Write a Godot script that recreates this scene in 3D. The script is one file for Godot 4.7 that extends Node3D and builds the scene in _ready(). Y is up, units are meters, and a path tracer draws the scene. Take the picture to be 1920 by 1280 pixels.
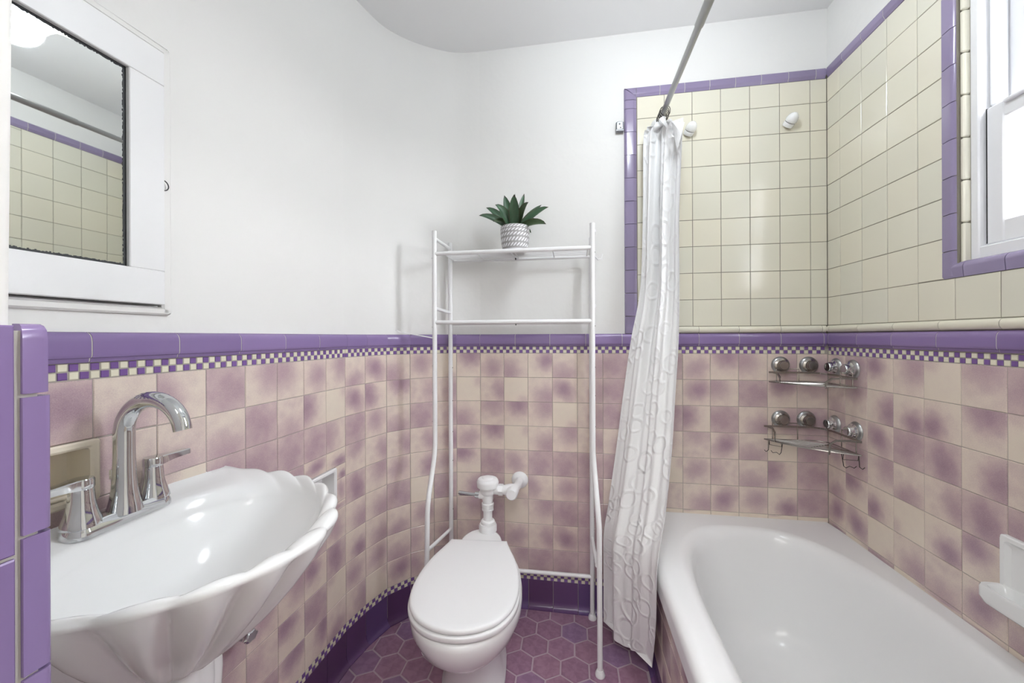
extends Node3D
# A small vintage bathroom: lavender trim, airbrushed wall tiles, tub, toilet, shell sink.
# World: floor y = 0, right wall tile face x = 0, back wall tile face z = 0, metres.

const UP := Vector3.UP
var M := {}
var rng := RandomNumberGenerator.new()
var taken := {}
var tile_cache := {}
var glaze := []          # glaze[kind] = [materials]

# ------------------------------------------------------------------ mesh collector
class G:
	var p := PackedVector3Array()
	var uv := PackedVector2Array()
	func tri(a: Vector3, b: Vector3, c: Vector3, ua := Vector2.ZERO, ub := Vector2.ZERO, uc := Vector2.ZERO) -> void:
		p.append(a); p.append(b); p.append(c)
		uv.append(ua); uv.append(ub); uv.append(uc)
	func quad(a: Vector3, b: Vector3, c: Vector3, d: Vector3, ua := Vector2.ZERO, ub := Vector2.ZERO, uc := Vector2.ZERO, ud := Vector2.ZERO) -> void:
		tri(a, b, c, ua, ub, uc); tri(a, c, d, ua, uc, ud)
	func rows(R: Array, wrap := true, cap0 := false, cap1 := false) -> void:
		var n: int = R[0].size()
		var m: int = n if wrap else n - 1
		for i in R.size() - 1:
			for j in m:
				var k := (j + 1) % n
				var v0 := float(i) / (R.size() - 1); var v1 := float(i + 1) / (R.size() - 1)
				var u0 := float(j) / m; var u1 := float(j + 1) / m
				quad(R[i][j], R[i][k], R[i + 1][k], R[i + 1][j], Vector2(u0, v0), Vector2(u1, v0), Vector2(u1, v1), Vector2(u0, v1))
		if cap0: fan(R[0], true)
		if cap1: fan(R[-1], false)
	func fan(ring: PackedVector3Array, flip: bool) -> void:
		var c := Vector3.ZERO
		for q in ring: c += q
		c /= ring.size()
		for j in ring.size():
			var k := (j + 1) % ring.size()
			if flip: tri(c, ring[k], ring[j])
			else: tri(c, ring[j], ring[k])
	func tube(path: Array, r: Variant, sides := 8, closed := false) -> void:
		var R := []
		var n := path.size()
		var side := Vector3.ZERO
		for i in n:
			var t: Vector3
			if closed: t = (path[(i + 1) % n] - path[(i - 1 + n) % n]).normalized()
			elif i == 0: t = (path[1] - path[0]).normalized()
			elif i == n - 1: t = (path[n - 1] - path[n - 2]).normalized()
			else: t = ((path[i + 1] - path[i]).normalized() + (path[i] - path[i - 1]).normalized()).normalized()
			if side == Vector3.ZERO:
				side = t.cross(Vector3.UP if absf(t.y) < 0.9 else Vector3.RIGHT).normalized()
			side = (side - t * side.dot(t)).normalized()
			var up2 := t.cross(side)
			var rr: float = r[i] if r is Array else r
			var ring := PackedVector3Array()
			for k in sides:
				var a := TAU * k / sides
				ring.append(path[i] + (side * cos(a) + up2 * sin(a)) * rr)
			R.append(ring)
		if closed: R.append(R[0])
		rows(R, true, not closed, not closed)
	func lathe(prof: Array, n: int, xf := Transform3D()) -> void:   # prof: Vector2(r, y)
		var R := []
		for q in prof:
			var ring := PackedVector3Array()
			for k in n:
				var a := TAU * k / n
				ring.append(xf * Vector3(q.x * cos(a), q.y, q.x * sin(a)))
			R.append(ring)
		rows(R, true, prof[0].x > 1e-5, prof[-1].x > 1e-5)
	func box(c: Vector3, s: Vector3, bev := 0.0, b := Basis()) -> void:
		var h := s * 0.5
		var R := []
		var spec := [[-h.y, bev], [-h.y + bev, 0.0], [h.y - bev, 0.0], [h.y, bev]] if bev > 0.0 else [[-h.y, 0.0], [h.y, 0.0]]
		for q in spec:
			var ring := PackedVector3Array()
			var x: float = h.x - q[1]; var z: float = h.z - q[1]; var e: float = bev
			var flat := [[x, z]]
			var pts := []
			if bev > 0.0:
				pts = [[x, z - e], [x - e, z], [-x + e, z], [-x, z - e], [-x, -z + e], [-x + e, -z], [x - e, -z], [x, -z + e]]
			else:
				pts = [[x, z], [-x, z], [-x, -z], [x, -z]]
			for w in pts: ring.append(c + b * Vector3(w[0], q[0], w[1]))
			R.append(ring)
		rows(R, true, true, true)
	# closed 2D profile (out, up) swept along the straight line a -> b; out = horizontal normal
	func extrude(prof: PackedVector2Array, a: Vector3, b: Vector3, out: Vector3, ma := 0.0, mb := 0.0, up := Vector3.UP) -> void:
		var d := (b - a).normalized()
		var A := PackedVector3Array(); var B := PackedVector3Array()
		for q in prof:
			A.append(a + out * q.x + up * q.y + d * (ma * q.y))
			B.append(b + out * q.x + up * q.y + d * (mb * q.y))
		rows([A, B])
		var t := Geometry2D.triangulate_polygon(prof)
		var area := 0.0
		for i in prof.size(): area += prof[i].cross(prof[(i + 1) % prof.size()])
		for i in range(0, t.size(), 3):
			var x := t[i]; var y := t[i + 1]; var z := t[i + 2]
			if ((prof[y] - prof[x]).cross(prof[z] - prof[x]) > 0.0) != (area > 0.0):
				y = t[i + 2]; z = t[i + 1]
			tri(A[x], A[z], A[y]); tri(B[x], B[y], B[z])
	func mesh(angle := 40.0, closed := true) -> ArrayMesh:
		var n := p.size() / 3
		if closed:
			var vol := 0.0
			for i in n: vol += p[3 * i].dot(p[3 * i + 1].cross(p[3 * i + 2]))
			if vol > 0.0:
				for i in n:
					var q := p[3 * i + 1]; p[3 * i + 1] = p[3 * i + 2]; p[3 * i + 2] = q
					var w := uv[3 * i + 1]; uv[3 * i + 1] = uv[3 * i + 2]; uv[3 * i + 2] = w
		var fn := PackedVector3Array(); var fu := PackedVector3Array()
		var at := {}
		for i in n:
			var nn := (p[3 * i + 2] - p[3 * i]).cross(p[3 * i + 1] - p[3 * i])
			fn.append(nn); fu.append(nn.normalized())
			if angle > 0.0:
				for k in 3:
					var key := Vector3i((p[3 * i + k] * 40000.0).round())
					if at.has(key): at[key].append(i)
					else: at[key] = [i]
		var cosa := cos(deg_to_rad(angle))
		var nr := PackedVector3Array(); nr.resize(p.size())
		for i in n:
			for k in 3:
				if angle <= 0.0:
					nr[3 * i + k] = fu[i]; continue
				var s := Vector3.ZERO
				for j in at[Vector3i((p[3 * i + k] * 40000.0).round())]:
					if fu[j].dot(fu[i]) > cosa: s += fn[j]
				nr[3 * i + k] = s.normalized() if s.length() > 1e-14 else fu[i]
		var A := []
		A.resize(Mesh.ARRAY_MAX)
		A[Mesh.ARRAY_VERTEX] = p; A[Mesh.ARRAY_NORMAL] = nr; A[Mesh.ARRAY_TEX_UV] = uv
		var m := ArrayMesh.new()
		m.add_surface_from_arrays(Mesh.PRIMITIVE_TRIANGLES, A)
		return m

# ------------------------------------------------------------------ nodes
func numbered(called: String) -> String:
	if not taken.has(called):
		taken[called] = 0
		return called
	taken[called] += 1
	return "%s_%03d" % [called, taken[called]]

func obj(called: String, m: Mesh, mat: Material, parent: Node3D, xf := Transform3D()) -> MeshInstance3D:
	var o := MeshInstance3D.new()
	o.mesh = m
	o.material_override = mat
	o.transform = xf
	o.name = called
	o.cast_shadow = GeometryInstance3D.SHADOW_CASTING_SETTING_ON
	parent.add_child(o, true)
	return o

func tag(o: Node3D, label: String, category := "", group := "") -> Node3D:
	o.set_meta("label", label)
	if category: o.set_meta("category", category)
	if group: o.set_meta("group", group)
	return o

func thing(called: String, label: String, category: String, at := Vector3.ZERO, group := "") -> Node3D:
	var o := Node3D.new()
	o.name = numbered(called)
	add_child(o)
	o.position = at
	tag(o, label, category, group)
	return o

func struct(called: String, label := "", category := "") -> Node3D:
	var o := Node3D.new()
	o.name = called
	add_child(o)
	o.set_meta("kind", "structure")
	if label: tag(o, label, category)
	return o

func mat(c: Color, rough := 0.5, metal := 0.0) -> StandardMaterial3D:
	var m := StandardMaterial3D.new()
	m.albedo_color = c
	m.roughness = rough
	m.metallic = metal
	m.metallic_specular = 0.5
	return m

func rgb(r: int, g: int, b: int) -> Color:
	return Color8(r, g, b)

func noise_tex(freq: float, seed_: int, size := 256, ramp := [], normal := false, bump := 2.0) -> NoiseTexture2D:
	var n := FastNoiseLite.new()
	n.seed = seed_; n.frequency = freq; n.fractal_octaves = 4
	var t := NoiseTexture2D.new()
	t.width = size; t.height = size; t.seamless = true; t.noise = n
	if normal:
		t.as_normal_map = true; t.bump_strength = bump
	elif ramp.size() > 0:
		var g := Gradient.new()
		g.offsets = PackedFloat32Array([0.25, 0.75]); g.colors = PackedColorArray(ramp)
		t.color_ramp = g
	return t

# ------------------------------------------------------------------ glaze pictures (airbrushed, speckled)
func glaze_image(kind: int, seed_: int) -> Image:
	var r := RandomNumberGenerator.new()
	r.seed = seed_ * 977 + kind * 131 + 7
	var n := FastNoiseLite.new()
	n.seed = seed_ * 31 + kind; n.frequency = 0.018; n.fractal_octaves = 2
	var S := 128
	var im := Image.create(S, S, false, Image.FORMAT_RGB8)
	var cream := Vector3(236, 226, 206); var pink := Vector3(224, 204, 196); var mauve := Vector3(160, 132, 147)
	# kinds: 0 strong centre, 1 soft centre, 2 strong corner (right bottom), 3 soft corner, 4 strong side (right), 5 soft side, 6 all mauve, 7 mauve + dark core, 8 cream, 9 pink half
	var cx: float = [0.5, 0.5, 0.80, 0.85, 0.92, 0.95, 0.5, 0.5, 0.9, 1.05][kind] + r.randf_range(-0.10, 0.10)
	var cy: float = [0.5, 0.5, 0.80, 0.85, 0.5, 0.5, 0.5, 0.5, 0.2, 0.5][kind] + r.randf_range(-0.12, 0.12)
	var ax: float = [0.74, 0.80, 0.78, 0.92, 0.70, 0.78, 1.1, 0.92, 0.5, 0.9][kind] * r.randf_range(0.9, 1.15)
	var ay: float = [0.56, 0.62, 0.66, 0.78, 0.86, 0.94, 0.9, 0.70, 0.5, 0.9][kind] * r.randf_range(0.9, 1.15)
	var amp: float = [0.80, 0.56, 0.82, 0.60, 0.80, 0.58, 0.58, 0.78, 0.32, 0.48][kind]
	var basew: float = [0.20, 0.25, 0.16, 0.22, 0.18, 0.22, 0.38, 0.34, 0.15, 0.28][kind]
	var rot := r.randf_range(-1.3, 1.3) if kind in [0, 1, 6, 7] else r.randf_range(-0.5, 0.5)
	for y in S:
		for x in S:
			var u := (x + 0.5) / S - cx; var v := (y + 0.5) / S - cy
			var uu := u * cos(rot) - v * sin(rot); var vv := u * sin(rot) + v * cos(rot)
			var d := sqrt(uu * uu / (ax * ax) + vv * vv / (ay * ay)) + n.get_noise_2d(x, y) * 0.10
			var w := amp * maxf(exp(-d * d * 2.2), 0.42 * exp(-d * d * 0.7))
			w = clampf(sqrt(w * w + pow(basew * (1.0 + 0.3 * n.get_noise_2d(x + 400, y)), 2.0)) + r.randfn(0.0, 0.03 + 0.05 * w), 0.0, 1.0)
			var c := cream.lerp(pink, clampf(w * 2.2, 0, 1)).lerp(mauve, clampf((w - 0.22) * 1.35, 0, 1))
			im.set_pixel(x, y, Color(c.x / 255.0, c.y / 255.0, c.z / 255.0))
	return im

func make_materials() -> void:
	for kind in 10:
		var L := []
		for s in 2:
			var m := mat(Color.WHITE, 0.20)
			m.albedo_texture = ImageTexture.create_from_image(glaze_image(kind, s))
			L.append(m)
		glaze.append(L)
	var plaster := mat(rgb(236, 235, 232), 0.55)
	plaster.normal_enabled = true
	plaster.normal_texture = noise_tex(0.012, 5, 512, [], true, 3.0)
	plaster.normal_scale = 0.25
	plaster.uv1_triplanar = true; plaster.uv1_world_triplanar = true; plaster.uv1_scale = Vector3.ONE * 1.3
	M.plaster = plaster
	M.ceiling = mat(rgb(243, 243, 243), 0.7)
	M.grout = mat(rgb(172, 164, 156), 0.85)
	M.grout_dark = mat(rgb(128, 122, 110), 0.85)
	M.grout_light = mat(rgb(200, 196, 188), 0.85)
	M.grout_floor = mat(rgb(186, 168, 178), 0.8)
	M.cream = []
	for c in [rgb(229, 225, 208), rgb(227, 224, 208), rgb(231, 226, 208)]: M.cream.append(mat(c, 0.13))
	M.trim = []
	for c in [rgb(138, 117, 163), rgb(134, 113, 158), rgb(142, 121, 166)]: M.trim.append(mat(c, 0.18))
	M.border = []
	for c in [rgb(144, 132, 163), rgb(140, 128, 158), rgb(149, 137, 168)]: M.border.append(mat(c, 0.18))
	M.base = []
	for c in [rgb(100, 70, 114), rgb(94, 64, 104), rgb(100, 75, 124)]: M.base.append(mat(c, 0.22))
	M.hex = []
	for i in 5:
		var c: Color = [rgb(156, 117, 142), rgb(152, 113, 138), rgb(148, 116, 150), rgb(158, 118, 141), rgb(149, 114, 145)][i]
		var m := mat(Color.WHITE, 0.35)
		m.albedo_texture = noise_tex(0.02, 40 + i, 128, [c.darkened(0.06), c.lightened(0.06)])
		M.hex.append(m)
	M.mos_purple = mat(rgb(120, 88, 150), 0.25)
	M.mos_cream = mat(rgb(231, 226, 204), 0.25)
	M.porcelain = mat(rgb(246, 246, 245), 0.13)
	M.enamel = mat(rgb(246, 246, 246), 0.2)
	M.seat = mat(rgb(245, 245, 245), 0.22)
	M.bone = mat(rgb(244, 234, 214), 0.15)
	M.chrome = mat(Color(0.86, 0.87, 0.88), 0.05, 1.0)
	M.steel = mat(Color(0.62, 0.60, 0.58), 0.22, 1.0)
	M.rod = mat(Color(0.66, 0.66, 0.66), 0.32, 1.0)
	M.darkmetal = mat(rgb(66, 62, 60), 0.35, 0.8)
	M.paint = mat(rgb(243, 243, 243), 0.28)
	M.wood_white = mat(rgb(238, 238, 238), 0.35)
	M.vinyl = mat(rgb(240, 240, 242), 0.3)
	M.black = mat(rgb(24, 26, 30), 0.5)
	M.caulk = mat(rgb(196, 192, 178), 0.8)
	M.mirror = mat(Color(0.9, 0.91, 0.9), 0.015, 1.0)
	var gl := mat(Color(0.95, 0.97, 1.0, 0.06), 0.02)
	gl.transparency = BaseMaterial3D.TRANSPARENCY_ALPHA
	M.glass = gl
	var cur := mat(rgb(250, 250, 250), 0.7)
	cur.normal_enabled = true
	cur.normal_texture = ImageTexture.create_from_image(pucker_image())
	cur.normal_scale = 0.85
	cur.uv1_scale = Vector3(1.0, 3.3, 1)
	cur.backlight_enabled = true; cur.backlight = Color(0.2, 0.2, 0.2)
	M.curtain = cur
	M.leaf = []
	for c in [rgb(52, 84, 58), rgb(62, 92, 66), rgb(58, 76, 48)]:
		var m := mat(Color.WHITE, 0.4)
		m.albedo_texture = leaf_tex(c)
		M.leaf.append(m)
	M.soil = mat(rgb(58, 48, 40), 0.9)
	var pot := mat(Color.WHITE, 0.45)
	pot.albedo_texture = ImageTexture.create_from_image(pot_image())
	M.pot = pot
	M.hall_floor = mat(rgb(176, 164, 150), 0.4)
	var sh := mat(rgb(250, 248, 240), 0.25)
	sh.emission_enabled = true; sh.emission = Color(1.0, 0.97, 0.92); sh.emission_energy_multiplier = 1.2
	M.shade = sh
	M.bracket = mat(rgb(138, 140, 144), 0.35, 0.5)

func leaf_tex(c: Color) -> ImageTexture:
	var im := Image.create(32, 64, false, Image.FORMAT_RGB8)
	var n := FastNoiseLite.new(); n.seed = 3; n.frequency = 0.05
	for y in 64:
		for x in 32:
			var e := absf((x + 0.5) / 32.0 - 0.5) * 2.0
			var q := c.lightened(0.10 * maxf(0, n.get_noise_2d(x * 3, y)))
			if e > 0.86: q = q.lerp(rgb(74, 50, 42), 0.55)
			if y > 58: q = q.lerp(rgb(60, 44, 38), 0.6)
			im.set_pixel(x, y, q)
	return ImageTexture.create_from_image(im)

func pot_image() -> Image:
	var im := Image.create(512, 256, false, Image.FORMAT_RGB8)
	im.fill(rgb(160, 157, 157))
	for i in 26:
		for j in 9:
			var x := int(i * 512.0 / 26.0 + j * 10.0) % 512
			var y := 22 + j * 26
			for a in 11:
				for b in 18:
					var px := (x + a - int(b * 0.9) + 512) % 512
					if (a < 2 or a > 8) and (b < 3 or b > 14): continue
					im.set_pixel(px, mini(255, y + b), rgb(238, 238, 240))
	for x in 512:
		for y in 12: im.set_pixel(x, y, rgb(226, 226, 228))
	return im

func pucker_image() -> Image:
	var S := 512
	var h := PackedFloat32Array(); h.resize(S * S)
	var r := RandomNumberGenerator.new(); r.seed = 81
	var n := FastNoiseLite.new(); n.seed = 12; n.frequency = 0.03; n.fractal_octaves = 3
	for y in S:
		for x in S:
			h[y * S + x] = 0.5 + 0.10 * n.get_noise_2d(x, y * 0.5)
	for i in 58:
		var cx := r.randi() % S; var cy := r.randi() % S
		var rad := r.randf_range(18, 30); var sq := r.randf_range(0.75, 1.0)
		for dy in range(-40, 41):
			for dx in range(-40, 41):
				var d := sqrt(dx * dx + dy * dy * sq)
				var q := absf(d - rad)
				if q < 6.0:
					var k := posmod(cy + dy, S) * S + posmod(cx + dx, S)
					h[k] = h[k] + 0.22 * (1.0 - q / 6.0)
				elif d < rad:
					var k2 := posmod(cy + dy, S) * S + posmod(cx + dx, S)
					h[k2] = h[k2] - 0.05
	var im := Image.create(S, S, false, Image.FORMAT_RGB8)
	for y in S:
		for x in S:
			var v := clampf(h[y * S + x], 0, 1)
			im.set_pixel(x, y, Color(v, v, v))
	im.bump_map_to_normal_map(9.0)
	return im

# ------------------------------------------------------------------ tiles
# tile in its wall's frame: x along the wall, y up, z out of the wall; front face at z = 0
func tile_mesh(w: float, h: float, turn: int, bev := 0.0012, thick := 0.007) -> ArrayMesh:
	var key := Vector4(snappedf(w, 0.0002), snappedf(h, 0.0002), turn, bev)
	if tile_cache.has(key): return tile_cache[key]
	var g := G.new()
	var a := w * 0.5; var b := h * 0.5; var e := minf(bev, minf(a, b) * 0.4)
	var f := [Vector3(-a + e, -b + e, 0), Vector3(-a + e, b - e, 0), Vector3(a - e, b - e, 0), Vector3(a - e, -b + e, 0)]
	var s := [Vector3(-a, -b, -e), Vector3(-a, b, -e), Vector3(a, b, -e), Vector3(a, -b, -e)]
	var k := [Vector3(-a, -b, -thick), Vector3(-a, b, -thick), Vector3(a, b, -thick), Vector3(a, -b, -thick)]
	var t := [Vector2(0.02, 0.98), Vector2(0.02, 0.02), Vector2(0.98, 0.02), Vector2(0.98, 0.98)]
	var T := []
	for i in 4: T.append(t[(i + turn) % 4])
	g.quad(f[0], f[1], f[2], f[3], T[0], T[1], T[2], T[3])
	for i in 4:
		var j := (i + 1) % 4
		g.quad(s[i], s[j], f[j], f[i], T[i], T[j], T[j], T[i])
		g.quad(k[i], k[j], s[j], s[i], T[i], T[j], T[j], T[i])
	var m := g.mesh(0.0, false)
	tile_cache[key] = m
	return m

func put_tile(parent: Node3D, called: String, F: Transform3D, u0: float, u1: float, v0: float, v1: float, m: Material, turn := 0, joint := 0.0016, wob := 0.0025) -> void:
	var w := u1 - u0 - joint; var h := v1 - v0 - joint
	if w < 0.003 or h < 0.003: return
	var b := Basis.from_euler(Vector3(rng.randf_range(-wob, wob), rng.randf_range(-wob, wob), 0))
	var xf := F * Transform3D(b, Vector3((u0 + u1) * 0.5, (v0 + v1) * 0.5, rng.randf_range(-0.0002, 0.0002)))
	obj(called, tile_mesh(w, h, turn), m, parent, xf)

# rectangle minus holes -> rectangles
func cut(r: Rect2, holes: Array) -> Array:
	var out := [r]
	for h: Rect2 in holes:
		var nxt := []
		for q: Rect2 in out:
			if not q.intersects(h):
				nxt.append(q); continue
			var i := q.intersection(h)
			if i.position.y > q.position.y + 1e-5: nxt.append(Rect2(q.position.x, q.position.y, q.size.x, i.position.y - q.position.y))
			if i.end.y < q.end.y - 1e-5: nxt.append(Rect2(q.position.x, i.end.y, q.size.x, q.end.y - i.end.y))
			if i.position.x > q.position.x + 1e-5: nxt.append(Rect2(q.position.x, i.position.y, i.position.x - q.position.x, i.size.y))
			if i.end.x < q.end.x - 1e-5: nxt.append(Rect2(i.end.x, i.position.y, q.end.x - i.end.x, i.size.y))
		out = nxt
	return out

func slab(parent: Node3D, called: String, F: Transform3D, r: Rect2, holes: Array, face: float, thick: float, m: Material) -> void:
	var g := G.new()
	for q: Rect2 in cut(r, holes):
		g.box(F * Vector3(q.get_center().x, q.get_center().y, face - thick * 0.5), Vector3(q.size.x, q.size.y, thick), 0.0, F.basis)
	obj(called, g.mesh(0.0), m, parent)

# glaze code letters -> [kind, quarter turns]
func code(ch: String) -> Array:
	match ch:
		"C": return [0, rng.randi() % 4]
		"c": return [1, rng.randi() % 4]
		"4": return [2, 0]   # dark corners: 4 right-bottom, 1 right-top, 2 left-top, 3 left-bottom
		"1": return [2, 1]
		"2": return [2, 2]
		"3": return [2, 3]
		"d": return [3, 0]
		"a": return [3, 1]
		"b": return [3, 2]
		"e": return [3, 3]
		"R": return [4, 0]
		"T": return [4, 1]
		"L": return [4, 2]
		"B": return [4, 3]
		"r": return [5, 0]
		"t": return [5, 1]
		"l": return [5, 2]
		"o": return [5, 3]
		"m": return [6, rng.randi() % 4]
		"M": return [7, rng.randi() % 4]
		"n": return [8, rng.randi() % 4]
		"p": return [9, rng.randi() % 4]
	return [[1, 6, 8, 3, 5, 0, 9, 7, 2, 4][rng.randi() % 10], rng.randi() % 4]

func glazed(parent: Node3D, F: Transform3D, u0: float, u1: float, v0: float, v1: float, ch: String, holes := []) -> void:
	var c := code(ch)
	var m: Material = glaze[c[0]][rng.randi() % 2]
	for q: Rect2 in cut(Rect2(u0, v0, u1 - u0, v1 - v0), holes):
		put_tile(parent, "wall_tile", F, q.position.x, q.end.x, q.position.y, q.end.y, m, c[1])

# two rows of small mosaic squares
func mosaic(parent: Node3D, F: Transform3D, u0: float, u1: float, v0: float, single: Callable, phase := 0) -> void:
	var n := int(round((u1 - u0) / 0.0151))
	var p := (u1 - u0) / n
	var joined := [G.new(), G.new()]
	var ph := 0.0150
	for i in n:
		for j in 2:
			var purple := (i + j + phase) % 2 == 0
			var ua := u0 + i * p
			var m: Material = M.mos_purple if purple else M.mos_cream
			var mid := ua + p * 0.5
			if single.call(mid):
				var o := obj("mosaic_tile", tile_mesh(p - 0.0022, ph - 0.0022, 0, 0.0008, 0.005), m, parent, F * Transform3D(Basis.from_euler(Vector3(rng.randf_range(-0.01, 0.01), rng.randf_range(-0.01, 0.01), rng.randf_range(-0.02, 0.02))), Vector3(mid, v0 + ph * (j + 0.5), 0.0)))
			else:
				var g: G = joined[0 if purple else 1]
				g.box(F * Vector3(mid, v0 + ph * (j + 0.5), -0.0025), Vector3(p - 0.0022, ph - 0.0022, 0.005), 0.0, F.basis)
	for k in 2:
		if joined[k].p.size() > 0:
			var o := obj("mosaic_band", joined[k].mesh(0.0), [M.mos_purple, M.mos_cream][k], parent)
			o.set_meta("kind", "stuff")

func cap_profile() -> PackedVector2Array:   # lavender wainscot cap, from its lower edge upwards
	return PackedVector2Array([Vector2(-0.006, 0), Vector2(0.003, 0), Vector2(0.0045, 0.002), Vector2(0.005, 0.0075), Vector2(0.009, 0.0085), Vector2(0.0105, 0.011), Vector2(0.011, 0.016), Vector2(0.011, 0.036), Vector2(0.0102, 0.043), Vector2(0.008, 0.0485), Vector2(0.004, 0.0525), Vector2(-0.001, 0.0545), Vector2(-0.006, 0.055)])

func bullnose_profile(w: float) -> PackedVector2Array:   # border trim lying on the wall, width w, rounded on the far edge
	return PackedVector2Array([Vector2(-0.006, 0), Vector2(0.0, 0), Vector2(0.0012, 0.0015), Vector2(0.002, 0.006), Vector2(0.005, 0.0105), Vector2(0.006, 0.014), Vector2(0.006, w - 0.012), Vector2(0.005, w - 0.007), Vector2(0.003, w - 0.003), Vector2(-0.001, w - 0.0005), Vector2(-0.006, w)])

func quarter_round() -> PackedVector2Array:
	var q := PackedVector2Array([Vector2(-0.006, 0)])
	for i in 9:
		var a := -PI / 2 + PI * i / 8.0
		q.append(Vector2(0.011 * cos(a), 0.0135 + 0.0135 * sin(a)))
	q.append(Vector2(-0.006, 0.027))
	return q

func base_profile() -> PackedVector2Array:
	return PackedVector2Array([Vector2(-0.006, 0), Vector2(0.020, 0), Vector2(0.020, 0.004), Vector2(0.012, 0.007), Vector2(0.006, 0.012), Vector2(0.002, 0.022), Vector2(0.0, 0.034), Vector2(0.0, 0.1235), Vector2(-0.001, 0.1245), Vector2(-0.006, 0.1245)])

func trim_run(parent: Node3D, called: String, prof: PackedVector2Array, F: Transform3D, cuts: Array, v: float, mats: Array, joint := 0.0022, filler: Material = null) -> void:
	for i in cuts.size() - 1:
		var g := G.new()
		g.extrude(prof, F * Vector3(cuts[i] + joint * 0.5, v, 0), F * Vector3(cuts[i + 1] - joint * 0.5, v, 0), F.basis.z)
		obj(called, g.mesh(32.0), mats[rng.randi() % mats.size()], parent)
	var small := PackedVector2Array()     # grout standing in the joints, just below the glaze
	for q in prof: small.append(Vector2(q.x - 0.0007, 0.0005 + (q.y) * 0.98))
	var gg := G.new()
	gg.extrude(small, F * Vector3(cuts[0] + 0.001, v, 0), F * Vector3(cuts[-1] - 0.001, v, 0), F.basis.z)
	obj("joint_grout", gg.mesh(32.0), filler if filler else M.grout_light, parent)

func frame_of(a: Vector2, b: Vector2) -> Transform3D:   # plan points (x, z), wall face to the left side of a -> b (room side)
	var x := Vector3(b.x - a.x, 0, b.y - a.y).normalized()
	return Transform3D(Basis(x, UP, x.cross(UP)), Vector3(a.x, 0, a.y))

# ------------------------------------------------------------------ camera, sky, exposure
const LAMP := 0.36
const HALL := 2.5
const SKY := 5.6

func _ready() -> void:
	rng.seed = 20240611
	var cam := Camera3D.new()
	cam.name = "camera"
	add_child(cam)
	cam.position = Vector3(-1.01788, 1.21869, 1.74322)
	cam.rotation = Vector3(0.00019, 0.1610, -0.0040)
	cam.projection = Camera3D.PROJECTION_FRUSTUM
	cam.near = 0.05; cam.far = 60.0
	var f := 726.628
	cam.size = 0.05 * 1280.0 / f
	cam.frustum_offset = Vector2((960.0 - 952.943) / f, -(640.0 - 631.126) / f) * 0.05
	cam.current = true
	var env := Environment.new()
	env.background_mode = Environment.BG_SKY
	var sky := Sky.new()
	var sm := ProceduralSkyMaterial.new()      # flat bright overcast
	sm.sky_top_color = Color(0.92, 0.94, 0.97); sm.sky_horizon_color = Color(0.97, 0.97, 0.98)
	sm.ground_bottom_color = Color(0.45, 0.45, 0.44); sm.ground_horizon_color = Color(0.80, 0.80, 0.80)
	sm.sky_energy_multiplier = SKY; sm.ground_energy_multiplier = SKY * 0.6
	sky.sky_material = sm
	env.sky = sky
	env.ambient_light_source = Environment.AMBIENT_SOURCE_DISABLED
	env.tonemap_mode = Environment.TONE_MAPPER_LINEAR
	env.tonemap_exposure = 0.90
	env.sdfgi_enabled = true; env.ssao_enabled = true; env.ssil_enabled = true
	var we := WorldEnvironment.new()
	we.name = "environment"
	we.environment = env
	add_child(we)

	make_materials()
	hall_fill_light(Vector3(-1.0, 2.50, 2.50), "added unseen square white ceiling fill panel in the hallway, straight outside the doorway", 1.0)
	hall_fill_light(Vector3(-2.2, 2.50, 2.85), "added unseen square white ceiling fill panel at the far end of the hallway", 1.15)
	room()
	window()
	ceiling_light(Vector3(-0.71, CEIL - 0.002, 0.745))
	bathtub()
	toilet()
	pedestal_sink()
	mirror_cabinet()
	wire_rack()
	shower()
	flush_valve()
	faucet()
	wall_fittings()
	potted_plant()
	caddy("wire corner caddy with suction cups, the upper of two", 1.071, 1.033, -0.226, 0.195, [[0, -0.174, 1.099], [0, -0.070, 1.099], [1, 0.050, 1.096], [1, 0.142, 1.095]], false)
	caddy("wire corner caddy with hanging hooks, the lower of two", 0.853, 0.800, -0.245, 0.215, [[0, -0.174, 0.879], [0, -0.080, 0.879], [1, 0.042, 0.872], [1, 0.156, 0.872]], true)

# ------------------------------------------------------------------ the room
const R0 := 1.1445          # height of the top edge of the wall tiles (under the mosaic band)
const CEIL := 2.537
const FRONT := 1.490        # room face of the wall with the doorway
var path := [Vector2(-1.849, 0.416), Vector2(-1.828, 0.312), Vector2(-1.791, 0.205), Vector2(-1.722, 0.121), Vector2(-1.636, 0.058), Vector2(-1.5418, 0.014), Vector2(-1.432, 0.0)]
var FB := Transform3D(Basis(Vector3(1, 0, 0), UP, Vector3(0, 0, 1)), Vector3.ZERO)
var FR := Transform3D(Basis(Vector3(0, 0, 1), UP, Vector3(-1, 0, 0)), Vector3.ZERO)
var FL := frame_of(Vector2(-1.849 - 0.045, 1.416), Vector2(-1.849, 0.416))

func zl(z: float) -> float:      # z on the straight left wall -> u in its frame
	return -(z - 0.416) * 1.00101

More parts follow.
